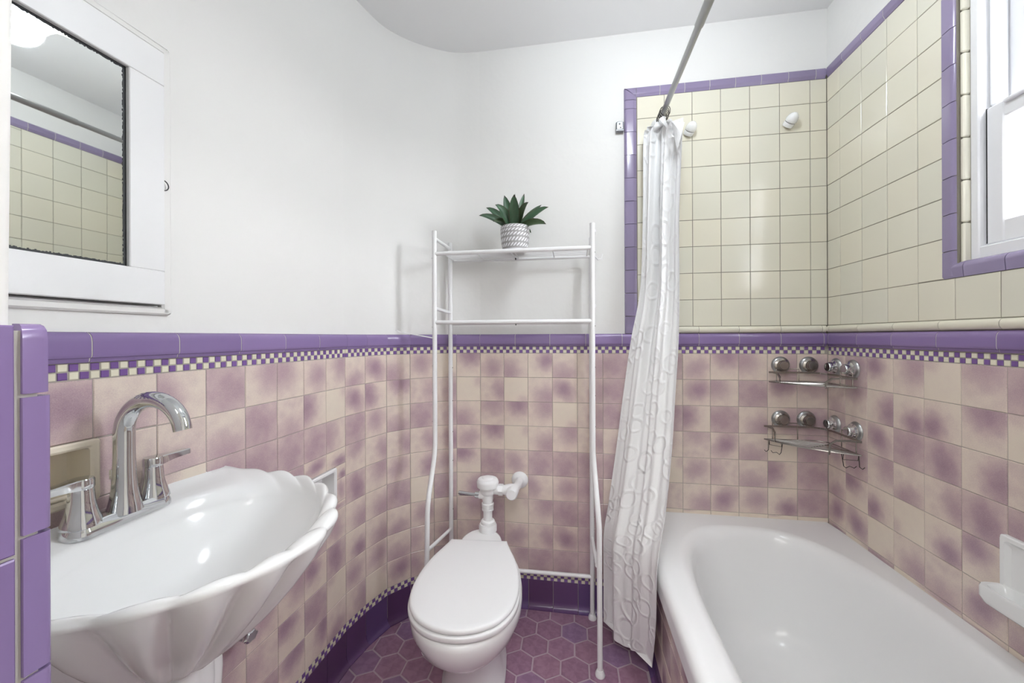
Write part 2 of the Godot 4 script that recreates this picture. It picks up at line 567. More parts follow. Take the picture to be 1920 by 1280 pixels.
func room() -> void:
	FL.origin = Vector3(-1.849, 0, 0.416)
	# ---- left wall: straight run, then a rounded corner of flat tile columns
	var wl := struct("wall_left", "white plaster wall over mottled tile wainscot, holding the mirror cabinet", "wall")
	var wc := struct("wall_corner", "rounded wall corner of narrow tile columns with smooth white plaster above", "wall")
	var uend := zl(FRONT + 0.14)
	var niche := Rect2(zl(0.622), 0.622, zl(0.475) - zl(0.622), 0.133)
	var dish := Rect2(zl(1.312), 0.925, zl(1.158) - zl(1.312), 0.111)
	var cab := Rect2(zl(1.425), 1.284, zl(1.047) - zl(1.425), 0.541)
	slab(wl, "grout_bed", FL, Rect2(uend, 0, -uend, 1.225), [niche, dish], -0.0016, 0.12, M.grout)
	slab(wl, "plaster", FL, Rect2(uend, 1.222, -uend, CEIL + 0.05 - 1.222), [cab], -0.006, 0.12, M.plaster)
	var codes_l := ["o?????????", "lp????????", "mo????????", "am?m??????", "bpm???????", "cLm???????", "an?????no?", "oCmt?d?cro", "CLcra?dcne", "eTorcmooCd", "cpmrRncple", "nrrRcm????"]
	# columns of the straight part, nearest the doorway first
	var cols := []
	for k in range(10, 0, -1): cols.append([FL, -0.107 * k, -0.107 * (k - 1)])
	cols[0][1] = uend
	for i in path.size() - 1:
		var F := frame_of(path[i], path[i + 1])
		cols.append([F, 0.0, path[i].distance_to(path[i + 1])])
	for i in cols.size():
		var F: Transform3D = cols[i][0]
		var ci := i - 3
		var wp := wl if F == FL else wc
		for r in 9:
			var ch := "?"
			if ci >= 0 and ci < codes_l.size() and r < codes_l[ci].length(): ch = codes_l[ci][r]
			glazed(wp, F, cols[i][1], cols[i][2], R0 - 0.11 * (r + 1), R0 - 0.11 * r, ch, [niche, dish] if F == FL else [])
		var g := G.new()
		g.extrude(base_profile(), F * Vector3(cols[i][1] + 0.001, 0, 0), F * Vector3(cols[i][2] - 0.001, 0, 0), F.basis.z)
		obj("base_tile", g.mesh(32.0), M.base[rng.randi() % 3], wp)
		if F != FL:
			mosaic(wp, F, cols[i][1], cols[i][2], R0 + 0.0005, func(_u): return false, i)
			mosaic(wp, F, cols[i][1], cols[i][2], 0.1245, func(_u): return i < 12, i)
			trim_run(wp, "cap_tile", cap_profile(), F, [cols[i][1], cols[i][2]], R0 + 0.031, M.trim)
	mosaic(wl, FL, -0.107 * 10, 0.0, R0 + 0.0005, func(u): return u > -1.0, 0)
	mosaic(wl, FL, -0.107 * 10, 0.0, 0.1245, func(u): return u > -0.35, 1)
	trim_run(wl, "cap_tile", cap_profile(), FL, [uend, zl(1.325), zl(1.172), zl(1.019), zl(0.865), zl(0.715), zl(0.567), 0.0], R0 + 0.031, M.trim)
	# corner backing
	var bed := G.new(); var pl := G.new()
	for i in path.size() - 1:
		var F := frame_of(path[i], path[i + 1])
		var L: float = path[i].distance_to(path[i + 1])
		bed.box(F * Vector3(L * 0.5, 0.61, -0.0016 - 0.06), Vector3(L + 0.004, 1.22, 0.12), 0.0, F.basis)
	obj("grout_bed", bed.mesh(0.0), M.grout, wc)
	var smooth := smooth_path(12)
	var A := []
	for v in [[1.20, 0.0], [CEIL + 0.05, 0.0], [CEIL + 0.05, 0.12], [1.20, 0.12], [1.20, 0.0]]:
		var ring := PackedVector3Array()
		for i in smooth.size():
			var d: Vector2 = (smooth[mini(i + 1, smooth.size() - 1)] - smooth[maxi(i - 1, 0)]).normalized()
			if i == smooth.size() - 1: d = Vector2(1, 0)
			if i == 0: d = Vector2(0.045, -1).normalized()
			var nn := Vector2(-d.y, d.x)     # room side
			var q: Vector2 = smooth[i] - nn * (0.006 + v[1])
			ring.append(Vector3(q.x, v[0], q.y))
		A.append(ring)
	pl.rows(A, false)
	obj("plaster", pl.mesh(40.0), M.plaster, wc)

	# ---- back wall
	var wb := struct("wall_back", "long white plaster wall above tile, with lavender framed cream shower tiles", "wall")
	slab(wb, "grout_bed", FB, Rect2(-1.432, 0, 1.58, 1.225), [], -0.0016, 0.12, M.grout)
	slab(wb, "plaster", FB, Rect2(-1.432, 1.222, 1.432 + 0.15, CEIL + 0.05 - 1.222), [], -0.006, 0.12, M.plaster)
	slab(wb, "shower_grout_bed", FB, Rect2(-0.785, 1.225, 0.785, 2.29 - 1.225), [], -0.0012, 0.004, M.grout_dark)
	var codes_b := ["crtTmmmmm", "enT?cnnca", "1dadmlarm", "oCnamcmCm", "rrrrmmmmm", "mmmdmdmm?", "?????????", "?????????", "cCLpcd", "TbmCpC", "bmdooc", "rTrnL4", "rtmmmm"]
	for k in range(1, 14):
		var x0 := -1.5418 + 0.11 * k
		var x1 := minf(x0 + 0.11, 0.0) if k < 13 else 0.0
		for r in 9:
			var v1 := R0 - 0.11 * r
			var v0 := v1 - 0.11
			if x0 > -0.73:
				if v1 < 0.47: continue
				v0 = maxf(v0, 0.46)
			var ch := "?"
			if r < codes_b[k - 1].length(): ch = codes_b[k - 1][r]
			if r == 6 and x0 > -0.73: ch = "n"
			glazed(wb, FB, x0, x1, v0, v1, ch)
		if x0 < -0.73:
			var g := G.new()
			g.extrude(base_profile(), Vector3(x0 + 0.001, 0, 0), Vector3(minf(x1, -0.74) - 0.001, 0, 0), Vector3.BACK)
			obj("base_tile", g.mesh(32.0), M.base[rng.randi() % 3], wb)
	mosaic(wb, FB, -1.432, -0.01, R0 + 0.0005, func(u): return u > -0.55, 0)
	mosaic(wb, FB, -1.432, -0.75, 0.1245, func(_u): return false, 1)
	trim_run(wb, "cap_tile", cap_profile(), FB, [-1.432, -1.268, -1.112, -0.955, -0.80, -0.644, -0.488, -0.332, -0.175, -0.019, -0.006], R0 + 0.031, M.trim)
	trim_run(wb, "quarter_round_tile", quarter_round(), FB, [-0.734, -0.644, -0.488, -0.332, -0.175, -0.024, -0.008], 1.232, M.cream, 0.0016, M.grout_dark)
	for k in range(-2, 5):
		for r in 9:
			var x0 := -0.5091 + 0.1122 * k
			put_tile(wb, "shower_tile", FB, x0, minf(x0 + 0.1122, 0.0), 1.2598 + 0.1122 * r, minf(1.2598 + 0.1122 * (r + 1), 2.252), M.cream[rng.randi() % 3], 0, 0.0018, 0.004)
	# lavender border: upright left run (turned profile), then the top run
	var up_cuts := [1.2305]
	for k in range(9, -1, -1): up_cuts.append(2.202 - 0.0996 * k)
	up_cuts.append(2.240)
	upright(wb, up_cuts, -0.736, -0.787, 0.0, Vector3.BACK, Vector3.LEFT)
	var gm := G.new()       # mitred corner piece
	gm.extrude(bullnose_profile(0.051), Vector3(-0.736, 2.241, 0), Vector3(-0.736, 2.2525, 0), Vector3.BACK, 0.0, 0.75, Vector3.LEFT)
	obj("border_tile", gm.mesh(32.0), M.border[0], wb)
	gm = G.new()
	gm.extrude(bullnose_profile(0.042), Vector3(-0.736, 2.2525, 0), Vector3(-0.738, 2.2525, 0) + Vector3(0.001, 0, 0), Vector3.BACK, 1.2, 0.0)
	obj("border_tile", gm.mesh(32.0), M.border[1], wb)
	trim_run(wb, "border_tile", bullnose_profile(0.042), Transform3D(Basis(), Vector3.ZERO), [-0.737, -0.639, -0.539, -0.440, -0.340, -0.242, -0.141, -0.041, -0.004], 2.2525, M.border)

	# ---- right wall with the window opening
	var wr := struct("wall_right", "cream tiled wall with lavender trim and small window over the tub", "wall")
	var zend := FRONT + 0.14
	var hole := Rect2(0.533, 1.400, 0.40, 0.80)
	slab(wr, "grout_bed", FR, Rect2(-0.14, 0, zend + 0.14, 1.225), [], -0.0016, 0.14, M.grout)
	slab(wr, "shower_grout_bed", FR, Rect2(-0.14, 1.225, zend + 0.14, 2.29 - 1.225), [hole], -0.0016, 0.14, M.grout_dark)
	slab(wr, "plaster", FR, Rect2(-0.14, 2.285, zend + 0.14, CEIL + 0.05 - 2.285), [], -0.006, 0.14, M.plaster)
	var codes_r := ["cppcoC", "mtpm2C", "2RCa3n", "a4mond", "n3Mr4p", "tTRM2C", "mnpmp?"]
	for k in range(-2, 12):
		var z0 := 0.2083 + 0.11 * k
		var z1 := z0 + 0.11
		if z0 < 0.0: z0 = 0.0
		z1 = minf(z1, FRONT)
		for r in 7:
			var v1 := R0 - 0.0016 - 0.11 * r
			var v0 := v1 - 0.11
			if v1 < 0.47: continue
			v0 = maxf(v0, 0.46)
			var ch := "?"
			if k + 2 < codes_r.size() and r < codes_r[k + 2].length(): ch = codes_r[k + 2][r]
			glazed(wr, FR, z0, z1, v0, v1, ch)
	mosaic(wr, FR, 0.004, FRONT, R0 - 0.001, func(u): return u > 0.12 and u < 0.9, 1)
	trim_run(wr, "cap_tile", cap_profile(), FR, [0.006, 0.019, 0.174, 0.326, 0.481, 0.637, 0.793, 0.949, 1.105, 1.261, 1.417, FRONT], R0 + 0.031, M.trim)
	trim_run(wr, "quarter_round_tile", quarter_round(), FR, [0.008, 0.024, 0.178, 0.332, 0.487, 0.643, 0.799, 0.955, 1.111, 1.267, FRONT], 1.232, M.cream, 0.0016, M.grout_dark)
	var border := Rect2(0.490, 1.373, 0.486, 0.870)
	for k in range(-1, 13):
		for r in 9:
			var z0 := maxf(0.0, 0.0742 + 0.1122 * k)
			var z1 := minf(0.0742 + 0.1122 * (k + 1), FRONT)
			var v0 := 1.2598 + 0.1122 * r
			var m: Material = M.cream[rng.randi() % 3]
			for q: Rect2 in cut(Rect2(z0, v0, z1 - z0, minf(v0 + 0.1122, 2.252) - v0), [border]):
				put_tile(wr, "shower_tile", FR, q.position.x, q.end.x, q.position.y, q.end.y, m, 0, 0.0018, 0.004)
	var topc := [0.006]
	for k in 15: topc.append(minf(0.095 + 0.0985 * k, FRONT))
	trim_run(wr, "border_tile", bullnose_profile(0.042), FR, topc.slice(0, 16), 2.2525, M.border)
	# window surround: bullnose tiles rolling into the opening
	var bn := PackedVector2Array([Vector2(-0.012, 0.0), Vector2(0.002, 0.0)])
	for i in 8:
		var a := PI / 2 * i / 7.0
		bn.append(Vector2(-0.014 + 0.018 * cos(a), 0.025 + 0.018 * sin(a)))
	bn.append(Vector2(-0.030, 0.043)); bn.append(Vector2(-0.030, 0.038))
	for i in range(2, 11):
		for side in 2:
			var y0 := maxf(1.400, 2.246 - 0.1 * (11 - i)); var y1 := 2.246 - 0.1 * (10 - i)
			if i == 2: y0 = 1.376
			var g := G.new()
			var zz: float = [0.490, 0.976][side]
			g.extrude(bn, Vector3(0, y0 + 0.001, zz), Vector3(0, y1 - 0.001, zz), Vector3.LEFT, 0.0, 0.0, Vector3.BACK if side == 0 else Vector3.FORWARD)
			obj("border_tile", g.mesh(35.0), M.border[rng.randi() % 3], wr)
	for i in 5:
		for side in 2:
			var a0: float = [0.492, 0.549, 0.649, 0.749, 0.849][i]; var a1: float = [0.549, 0.649, 0.749, 0.849, 0.974][i]
			var g := G.new()
			var yy: float = [1.3725, 2.243][side]
			g.extrude(bn, Vector3(0, yy, a0 + 0.001), Vector3(0, yy, a1 - 0.001), Vector3.LEFT, 0.55 if i == 0 else 0.0, 0.0, Vector3.UP if side == 0 else Vector3.DOWN)
			obj("border_tile", g.mesh(35.0), M.border[rng.randi() % 3], wr)
	for i in 7:     # cream strips lining the opening
		for side in 2:
			var g := G.new()
			var y0 := 1.404 + 0.1122 * i; var y1 := minf(y0 + 0.1122, 2.19)
			g.box(Vector3(0.014, (y0 + y1) * 0.5, [0.5375, 0.9285][side]), Vector3(0.018, y1 - y0 - 0.0015, 0.011), 0.003)
			obj("reveal_tile", g.mesh(30.0), M.cream[0], wr)
	var gc := G.new()
	for side in 2: gc.box(Vector3(0.0255, 1.80, [0.5385, 0.9275][side]), Vector3(0.007, 0.79, 0.011), 0.002)
	obj("caulk", gc.mesh(30.0), M.caulk, wr)

	# ---- wall with the doorway (the camera looks through it), its tiled edge beside the opening
	var jx := -1.436
	var wf := struct("wall_front", "doorway wall with lavender tiled edge and white plaster above", "wall")
	var gf := G.new()
	gf.box(Vector3((-2.0 + jx - 0.008) * 0.5, 0.6125, FRONT + 0.066), Vector3(jx - 0.008 + 2.0, 1.225, 0.118))
	gf.box(Vector3(-0.28, 1.30, FRONT + 0.065), Vector3(0.84, 2.6, 0.12))
	gf.box(Vector3(-1.07, 2.32, FRONT + 0.065), Vector3(0.76, 0.55, 0.12))
	obj("masonry", gf.mesh(0.0), M.plaster, wf)
	var gp := G.new()
	var PR := []     # the old plaster edge is not quite plumb
	for y: float in [1.222, 2.58]:
		var e := FRONT + 0.0205 - 0.0085 * (y - 1.25) / 0.8
		var xe := jx - 0.006
		PR.append(PackedVector3Array([Vector3(-2.0, y, e), Vector3(-2.0, y, FRONT + 0.127), Vector3(xe, y, FRONT + 0.127), Vector3(xe, y, e + 0.004), Vector3(xe - 0.0015, y, e + 0.001), Vector3(xe - 0.005, y, e)]))
	gp.rows(PR, true, true, true)
	obj("plaster", gp.mesh(30.0), M.plaster, wf)
	var ge := G.new()
	ge.box(Vector3(jx - 0.006, 0.6125, FRONT + 0.066), Vector3(0.006, 1.225, 0.116))
	obj("grout_bed", ge.mesh(0.0), M.grout_light, wf)
	# bullnose column at the corner
	var yy := 1.2305
	var hs := [0.0575, 0.1095, 0.1095, 0.1095, 0.1095, 0.1095, 0.1095, 0.1095, 0.1095, 0.1095, 0.1095]
	for i in hs.size():
		var g := G.new()
		var y0: float = yy - hs[i] + 0.0028
		if i == 0:   # rounded cap
			rounded_post(g, jx, y0, yy)
		else:
			var pr := PackedVector2Array([Vector2(-0.014, 0.0), Vector2(-0.014, 0.018), Vector2(0.0, 0.018)])
			for k in 6:
				var a := PI / 2 * k / 5.0
				pr.append(Vector2(-0.005 + 0.005 * cos(a), 0.005 - 0.005 * sin(a)))
			var ring0 := PackedVector3Array(); var ring1 := PackedVector3Array()
			for q in pr:
				ring0.append(Vector3(jx + q.x, y0, FRONT + q.y)); ring1.append(Vector3(jx + q.x, yy, FRONT + q.y))
			g.rows([ring0, ring1], true, true, true)
		obj("edge_tile", g.mesh(35.0), M.trim[rng.randi() % 3], wf)
		yy -= hs[i]
	var FJ := Transform3D(Basis(Vector3(0, 0, -1), UP, Vector3(1, 0, 0)), Vector3(jx, 0, 0))
	var ytop := 1.2305
	while ytop > 0.01:
		put_tile(wf, "jamb_tile", FJ, -(FRONT + 0.125), -(FRONT + 0.0205), maxf(0.0, ytop - 0.178), ytop, M.trim[rng.randi() % 3], 0, 0.003)
		ytop -= 0.178

	# ---- ceiling and floor
	var ce := struct("ceiling", "flat white plaster ceiling meeting the rounded wall corner", "ceiling")
	var gce := G.new()
	gce.box(Vector3(-0.93, CEIL + 0.05, 0.78), Vector3(2.3, 0.1, 1.9))
	obj("plaster", gce.mesh(0.0), M.ceiling, ce)
	var fl := struct("floor", "mauve hexagon tile floor with pale grout lines", "floor")
	var gfl := G.new()
	gfl.box(Vector3(-0.93, -0.0515, 0.78), Vector3(2.3, 0.1, 1.9))
	obj("grout_bed", gfl.mesh(0.0), M.grout_floor, fl)
	var hexm := hex_mesh(0.0985)
	for row in range(-2, 18):
		for c in range(-8, 6):
			var x := -1.0095 + 0.1038 * c + (0.0519 if posmod(row, 2) == 1 else 0.0)
			var z := 0.123 + 0.0902 * row
			if x < -1.93 or x > -0.70 or z < -0.02 or z > 1.62: continue
			if Vector2(x, z).distance_to(Vector2(-1.47, 0.38)) > 0.40 and x < -1.47 and z < 0.38: continue
			obj("hex_tile", hexm, M.hex[rng.randi() % 5], fl, Transform3D(Basis.from_euler(Vector3(rng.randf_range(-0.003, 0.003), 0, rng.randf_range(-0.003, 0.003))), Vector3(x, 0.0, z)))

	# ---- hall behind the camera: closes the space and gives the light from the doorway
	var hw := struct("wall_hall", "plain white hallway walls outside the bathroom doorway", "wall")
	var gh := G.new()
	gh.box(Vector3(-0.9, 1.27, 3.65), Vector3(4.3, 2.6, 0.1))
	gh.box(Vector3(-3.0, 1.27, 2.6), Vector3(0.1, 2.6, 2.2))
	gh.box(Vector3(1.2, 1.27, 2.6), Vector3(0.1, 2.6, 2.2))
	gh.box(Vector3(-2.5, 1.27, FRONT + 0.08), Vector3(1.1, 2.6, 0.1))
	gh.box(Vector3(0.70, 1.27, FRONT + 0.08), Vector3(1.1, 2.6, 0.1))
	obj("plaster", gh.mesh(0.0), M.plaster, hw)
	var hc := struct("ceiling_hall", "white hallway ceiling outside the doorway", "ceiling")
	gh = G.new()
	gh.box(Vector3(-0.9, 2.56, 2.66), Vector3(4.3, 0.08, 2.05))
	obj("plaster", gh.mesh(0.0), M.ceiling, hc)
	var hf := struct("floor_hall", "plain tan wooden hallway floor outside the doorway", "floor")
	gh = G.new()
	gh.box(Vector3(-0.9, -0.04, 2.68), Vector3(4.3, 0.08, 2.0))
	obj("boards", gh.mesh(0.0), M.hall_floor, hf)

func rounded_post(g: G, jx: float, y0: float, y1: float) -> void:
	var R := []
	for q in [[y0, 0.0], [y1 - 0.012, 0.0], [y1 - 0.005, 0.0012], [y1 - 0.0015, 0.004], [y1, 0.008]]:
		var e: float = q[1]
		var ring := PackedVector3Array()
		for w in [[-0.014, 0.0], [-0.014, 0.016], [-e, 0.018 - e * 0.3], [-e, 0.006], [-e - 0.002, 0.002], [-e - 0.006, 0.0]]:
			ring.append(Vector3(jx + w[0], q[0], FRONT + w[1]))
		R.append(ring)
	g.rows(R, true, true, true)

func upright(parent: Node3D, cuts: Array, xa: float, xb: float, z: float, out: Vector3, up: Vector3) -> void:
	for i in cuts.size() - 1:
		var g := G.new()
		g.extrude(bullnose_profile(absf(xb - xa)), Vector3(xa, cuts[i] + 0.001, z), Vector3(xa, cuts[i + 1] - 0.001, z), out, 0.0, 0.0, up)
		obj("border_tile", g.mesh(32.0), M.border[rng.randi() % 3], parent)

func hex_mesh(flats: float) -> ArrayMesh:
	var g := G.new()
	var r := flats / sqrt(3.0)
	var R := []
	for q in [[-0.008, 0.0], [-0.0012, 0.0], [0.0, 0.0012]]:
		var ring := PackedVector3Array()
		for k in 6:
			var a := PI / 6 + PI / 3 * k
			ring.append(Vector3((r - q[1]) * cos(a), q[0], (r - q[1]) * sin(a)))
		R.append(ring)
	g.rows(R)
	var top: PackedVector3Array = R[2]
	for k in 6:
		var j := (k + 1) % 6
		var ua := Vector2(0.5 + top[k].x / flats, 0.5 + top[k].z / flats); var ub := Vector2(0.5 + top[j].x / flats, 0.5 + top[j].z / flats)
		g.tri(Vector3.ZERO, top[k], top[j], Vector2(0.5, 0.5), ua, ub)
	g.fan(R[0], true)
	return g.mesh(0.0)

func smooth_path(n: int) -> Array:
	var pts: Array = [Vector2(-1.8535, 0.516)] + path + [Vector2(-1.332, 0.0)]
	var out := []
	for i in range(1, pts.size() - 2):
		for k in n:
			out.append(pts[i].cubic_interpolate(pts[i + 1], pts[i - 1], pts[i + 2], float(k) / n))
	out.append(path[-1])
	return out

# ------------------------------------------------------------------ window
func ring_mesh(z0: float, z1: float, y0: float, y1: float, w: float, wb: float, xa: float, xb: float, bev := 0.003) -> ArrayMesh:
	var g := G.new()
	var xc := (xa + xb) * 0.5; var d := xb - xa
	g.box(Vector3(xc, (y0 + y1) * 0.5, z0 + w * 0.5), Vector3(d, y1 - y0, w), bev)
	g.box(Vector3(xc, (y0 + y1) * 0.5, z1 - w * 0.5), Vector3(d, y1 - y0, w), bev)
	g.box(Vector3(xc, y0 + wb * 0.5, (z0 + z1) * 0.5), Vector3(d, wb, z1 - z0 - 2 * w + 0.002), bev)
	g.box(Vector3(xc, y1 - w * 0.5, (z0 + z1) * 0.5), Vector3(d, w, z1 - z0 - 2 * w + 0.002), bev)
	return g.mesh(25.0)

func window() -> void:
	var w := struct("window_1", "white vinyl double hung window over the tub", "window")
	obj("frame", ring_mesh(0.541, 0.925, 1.399, 2.199, 0.0225, 0.047, 0.020, 0.135), M.vinyl, w)
	var s := obj("lower_sash", ring_mesh(0.5660, 0.9000, 1.449, 1.797, 0.0405, 0.055, 0.034, 0.066), M.vinyl, w)
	obj("lift_rail", box_mesh(Vector3(0.030, 1.790, 0.733), Vector3(0.012, 0.008, 0.24), 0.002), M.vinyl, s)
	obj("pane", box_mesh(Vector3(0.052, 1.63, 0.733), Vector3(0.006, 0.27, 0.262), 0.0), M.glass, s)
	s = obj("upper_sash", ring_mesh(0.568, 0.898, 1.768, 2.17, 0.040, 0.04, 0.078, 0.108), M.vinyl, w)
	obj("pane", box_mesh(Vector3(0.094, 1.97, 0.733), Vector3(0.006, 0.33, 0.26), 0.0), M.glass, s)
	obj("gasket", ring_mesh(0.6075, 0.8585, 1.805, 2.13, 0.003, 0.003, 0.0785, 0.09, 0.0), M.black, s)
	obj("jamb_track", box_mesh(Vector3(0.058, 1.995, 0.571), Vector3(0.034, 0.39, 0.014), 0.005), M.vinyl, w)
	obj("gap_shade_strip", box_mesh(Vector3(0.040, 1.625, 0.5648), Vector3(0.008, 0.345, 0.0022), 0.0), M.black, w)  # black strip put in for the shaded gap beside the lower sash

func box_mesh(c: Vector3, s: Vector3, bev: float) -> ArrayMesh:
	var g := G.new()
	g.box(c, s, bev)
	return g.mesh(25.0 if bev > 0.0 else 0.0)

# ------------------------------------------------------------------ tub
func corner_n(a: float) -> float:     # squareness of the basin outline by direction
	var right := 0.5 + 0.5 * cos(a)
	return lerpf(3.3, 2.45, right)

func tub_outline(a: float, ax: float, az: float, n: float) -> Vector2:
	var c := absf(cos(a)); var s := absf(sin(a))
	var r := pow(pow(c / ax, n) + pow(s / az, n), -1.0 / n)
	return Vector2(cos(a), sin(a)) * r

func bathtub() -> void:
	var t := thing("bathtub", "white enamel built-in bathtub along the tiled window wall", "bathtub", Vector3(-0.375, 0, 0.745))
	var c := Vector2(0.018, 0.005)
	var N := 144
	var R := []
	var spec := [   # [mode, inset, y]; mode 0 = outer rectangle, 1 = basin outline offset
		[0, 0.012, 0.395], [0, 0.0, 0.400], [0, 0.0, 0.440], [0, 0.003, 0.452], [0, 0.010, 0.462], [0, 0.022, 0.4675], [0, 0.034, 0.469],
		[1, 0.020, 0.469], [1, 0.010, 0.4675], [1, 0.0, 0.462], [1, -0.010, 0.452], [1, -0.018, 0.436], [1, -0.026, 0.405], [1, -0.038, 0.34], [1, -0.055, 0.25], [1, -0.080, 0.165], [1, -0.105, 0.128], [1, -0.145, 0.106], [1, -0.2, 0.098]]
	for q in spec:
		var ring := PackedVector3Array()
		for k in N:
			var a := TAU * k / N
			var p: Vector2
			if q[0] == 0:
				var hx: float = 0.373 - q[1]; var hz := 0.746
				var d := Vector2(cos(a), sin(a))
				var tx := 1e9; var tz := 1e9
				if absf(d.x) > 1e-6: tx = ((0.3743 if d.x > 0 else -hx) - c.x) / d.x
				if absf(d.y) > 1e-6: tz = ((hz if d.y > 0 else -hz) - c.y) / d.y
				p = c + d * minf(tx, tz)
			else:
				var slope := 1.0 if sin(a) < 0 else 1.6
				p = c + tub_outline(a, 0.300 + q[1], 0.648 + q[1] * (1.0 if q[1] > 0 else slope), corner_n(a))
			ring.append(Vector3(p.x, q[2], p.y))
		R.append(ring)
	var g := G.new()
	g.rows(R, true, false, true)
	obj("basin", g.mesh(50.0), M.enamel, t)
	var gd := G.new()
	gd.lathe([Vector2(0.0, 0.002), Vector2(0.026, 0.002), Vector2(0.03, 0.0)], 24, Transform3D(Basis(), Vector3(0.02, 0.098, 0.48)))
	obj("drain", gd.mesh(40.0), M.chrome, t)
	# tiled apron under the rim
	var ap := struct("wall_apron", "mottled tile apron along the side of the bathtub", "wall")
	var FA := Transform3D(Basis(Vector3(0, 0, 1), UP, Vector3(-1, 0, 0)), Vector3(-0.728, 0, 0))
	slab(ap, "grout_bed", FA, Rect2(0, 0, FRONT, 0.40), [], -0.0016, 0.02, M.grout)
	for k in 14:
		var z0 := 0.11 * k - 0.03
		for r in 3:
			glazed(ap, FA, maxf(z0, 0.0), minf(z0 + 0.11, FRONT), 0.10 + 0.11 * r - 0.02, minf(0.10 + 0.11 * (r + 1) - 0.02, 0.405), "?mpc"[(k + r) % 4])
		var g2 := G.new()
		g2.extrude(PackedVector2Array([Vector2(-0.006, 0), Vector2(0.016, 0), Vector2(0.016, 0.004), Vector2(0.006, 0.010), Vector2(0.001, 0.022), Vector2(0.0, 0.034), Vector2(0.0, 0.077), Vector2(-0.006, 0.078)]), FA * Vector3(maxf(z0, 0) + 0.001, 0, 0), FA * Vector3(minf(z0 + 0.11, FRONT) - 0.001, 0, 0), FA.basis.z)
		obj("base_tile", g2.mesh(32.0), M.base[rng.randi() % 3], ap)

# ------------------------------------------------------------------ toilet
func lid_outline(scale_w: float, zb: float, zf: float, n := 28) -> PackedVector3Array:
	var zs := [0.0, 0.02, 0.06, 0.12, 0.19, 0.26, 0.32, 0.37, 0.41, 0.44, 0.462, 0.473, 0.478]
	var ws := [0.112, 0.117, 0.131, 0.152, 0.168, 0.174, 0.171, 0.159, 0.138, 0.110, 0.074, 0.040, 0.0]
	var out := PackedVector3Array()
	var right := []
	for i in zs.size():
		right.append(Vector2(ws[i] * scale_w, lerpf(zb, zf, zs[i] / 0.478)))
	var dense := []
	for i in right.size() - 1:
		for k in 4:
			var p0: Vector2 = right[maxi(i - 1, 0)]; var p3: Vector2 = right[i + 2] if i + 2 < right.size() else Vector2(-right[i].x, right[i].y)
			dense.append(right[i].cubic_interpolate(right[i + 1], p0, p3, k / 4.0))
	dense.append(right[-1])
	for q in dense: out.append(Vector3(q.x, 0, q.y))
	for i in range(dense.size() - 2, -1, -1): out.append(Vector3(-dense[i].x, 0, dense[i].y))
	return out

func at_y(ring: PackedVector3Array, y: float, inset := 0.0) -> PackedVector3Array:
	var c := Vector3(0, 0, 0.25)
	var out := PackedVector3Array()
	for q in ring:
		var d := q - c
		d.y = 0
		var l := d.length()
		out.append(c + d * ((l - inset) / l) + Vector3(0, y, 0))
	return out

func egg(w: float, zb: float, zf: float, zw: float, pb: float, y: float, px := 1.0, n := 52) -> PackedVector3Array:
	var out := PackedVector3Array()
	for k in n:
		var a := TAU * k / n
		var c := cos(a); var s := sin(a)
		var z := zw + (zf - zw) * c if c > 0 else zw + (zw - zb) * signf(c) * pow(absf(c), pb)
		var x := w * signf(s) * pow(absf(s), 1.0 if c > 0 else px)
		out.append(Vector3(x, y, z))
	return out

func toilet() -> void:
	var t := thing("toilet", "white elongated toilet with closed lid under the wire rack", "toilet", Vector3(-1.376, 0, 0.268))
	t.rotation.y = 0.085
	var g := G.new()
	var R := []
	R.append(egg(0.112, -0.10, 0.285, 0.12, 0.7, 0.0))
	R.append(egg(0.112, -0.10, 0.285, 0.12, 0.7, 0.020))
	R.append(egg(0.104, -0.095, 0.275, 0.12, 0.7, 0.032))
	R.append(egg(0.092, -0.09, 0.265, 0.12, 0.75, 0.09))
	R.append(egg(0.092, -0.09, 0.275, 0.13, 0.75, 0.15))
	R.append(egg(0.106, -0.095, 0.325, 0.17, 0.75, 0.20))
	R.append(egg(0.134, -0.10, 0.400, 0.20, 0.8, 0.25, 1.15))
	R.append(egg(0.160, -0.115, 0.452, 0.23, 0.85, 0.30, 1.4))
	R.append(egg(0.175, -0.135, 0.476, 0.25, 0.9, 0.345, 1.75))
	R.append(egg(0.178, -0.150, 0.482, 0.25, 0.9, 0.372, 1.75))
	R.append(egg(0.176, -0.152, 0.480, 0.25, 0.9, 0.386, 1.75))
	R.append(egg(0.170, -0.150, 0.474, 0.25, 0.9, 0.392, 1.75))
	R.append(egg(0.140, -0.13, 0.44, 0.25, 0.9, 0.393, 1.75))
	g.rows(R, true, true, true)
	R = []
	for q in [[0.070, 0.30, 0.0], [0.084, 0.36, 0.0], [0.086, 0.384, 0.0], [0.083, 0.392, 0.003], [0.076, 0.3945, 0.010]]:
		R.append(egg(q[0], -0.160 + q[2], 0.12, -0.03, 0.85, q[1]))
	g.rows(R, true, true, true)
	obj("bowl", g.mesh(50.0), M.porcelain, t)
	var base := lid_outline(1.0, 0.0, 0.478)
	g = G.new()
	g.rows([at_y(base, 0.3935, 0.006), at_y(base, 0.397, 0.001), at_y(base, 0.408, 0.0), at_y(base, 0.412, 0.003), at_y(base, 0.413, 0.012)], true, true, true)
	obj("seat", g.mesh(50.0), M.seat, t)
	g = G.new()
	g.rows([at_y(base, 0.4155, 0.010), at_y(base, 0.4165, 0.006), at_y(base, 0.422, 0.004), at_y(base, 0.428, 0.006), at_y(base, 0.4315, 0.012), at_y(base, 0.433, 0.024), at_y(base, 0.4338, 0.06), at_y(base, 0.4342, 0.10)], true, true, true)
	obj("lid", g.mesh(50.0), M.seat, t)

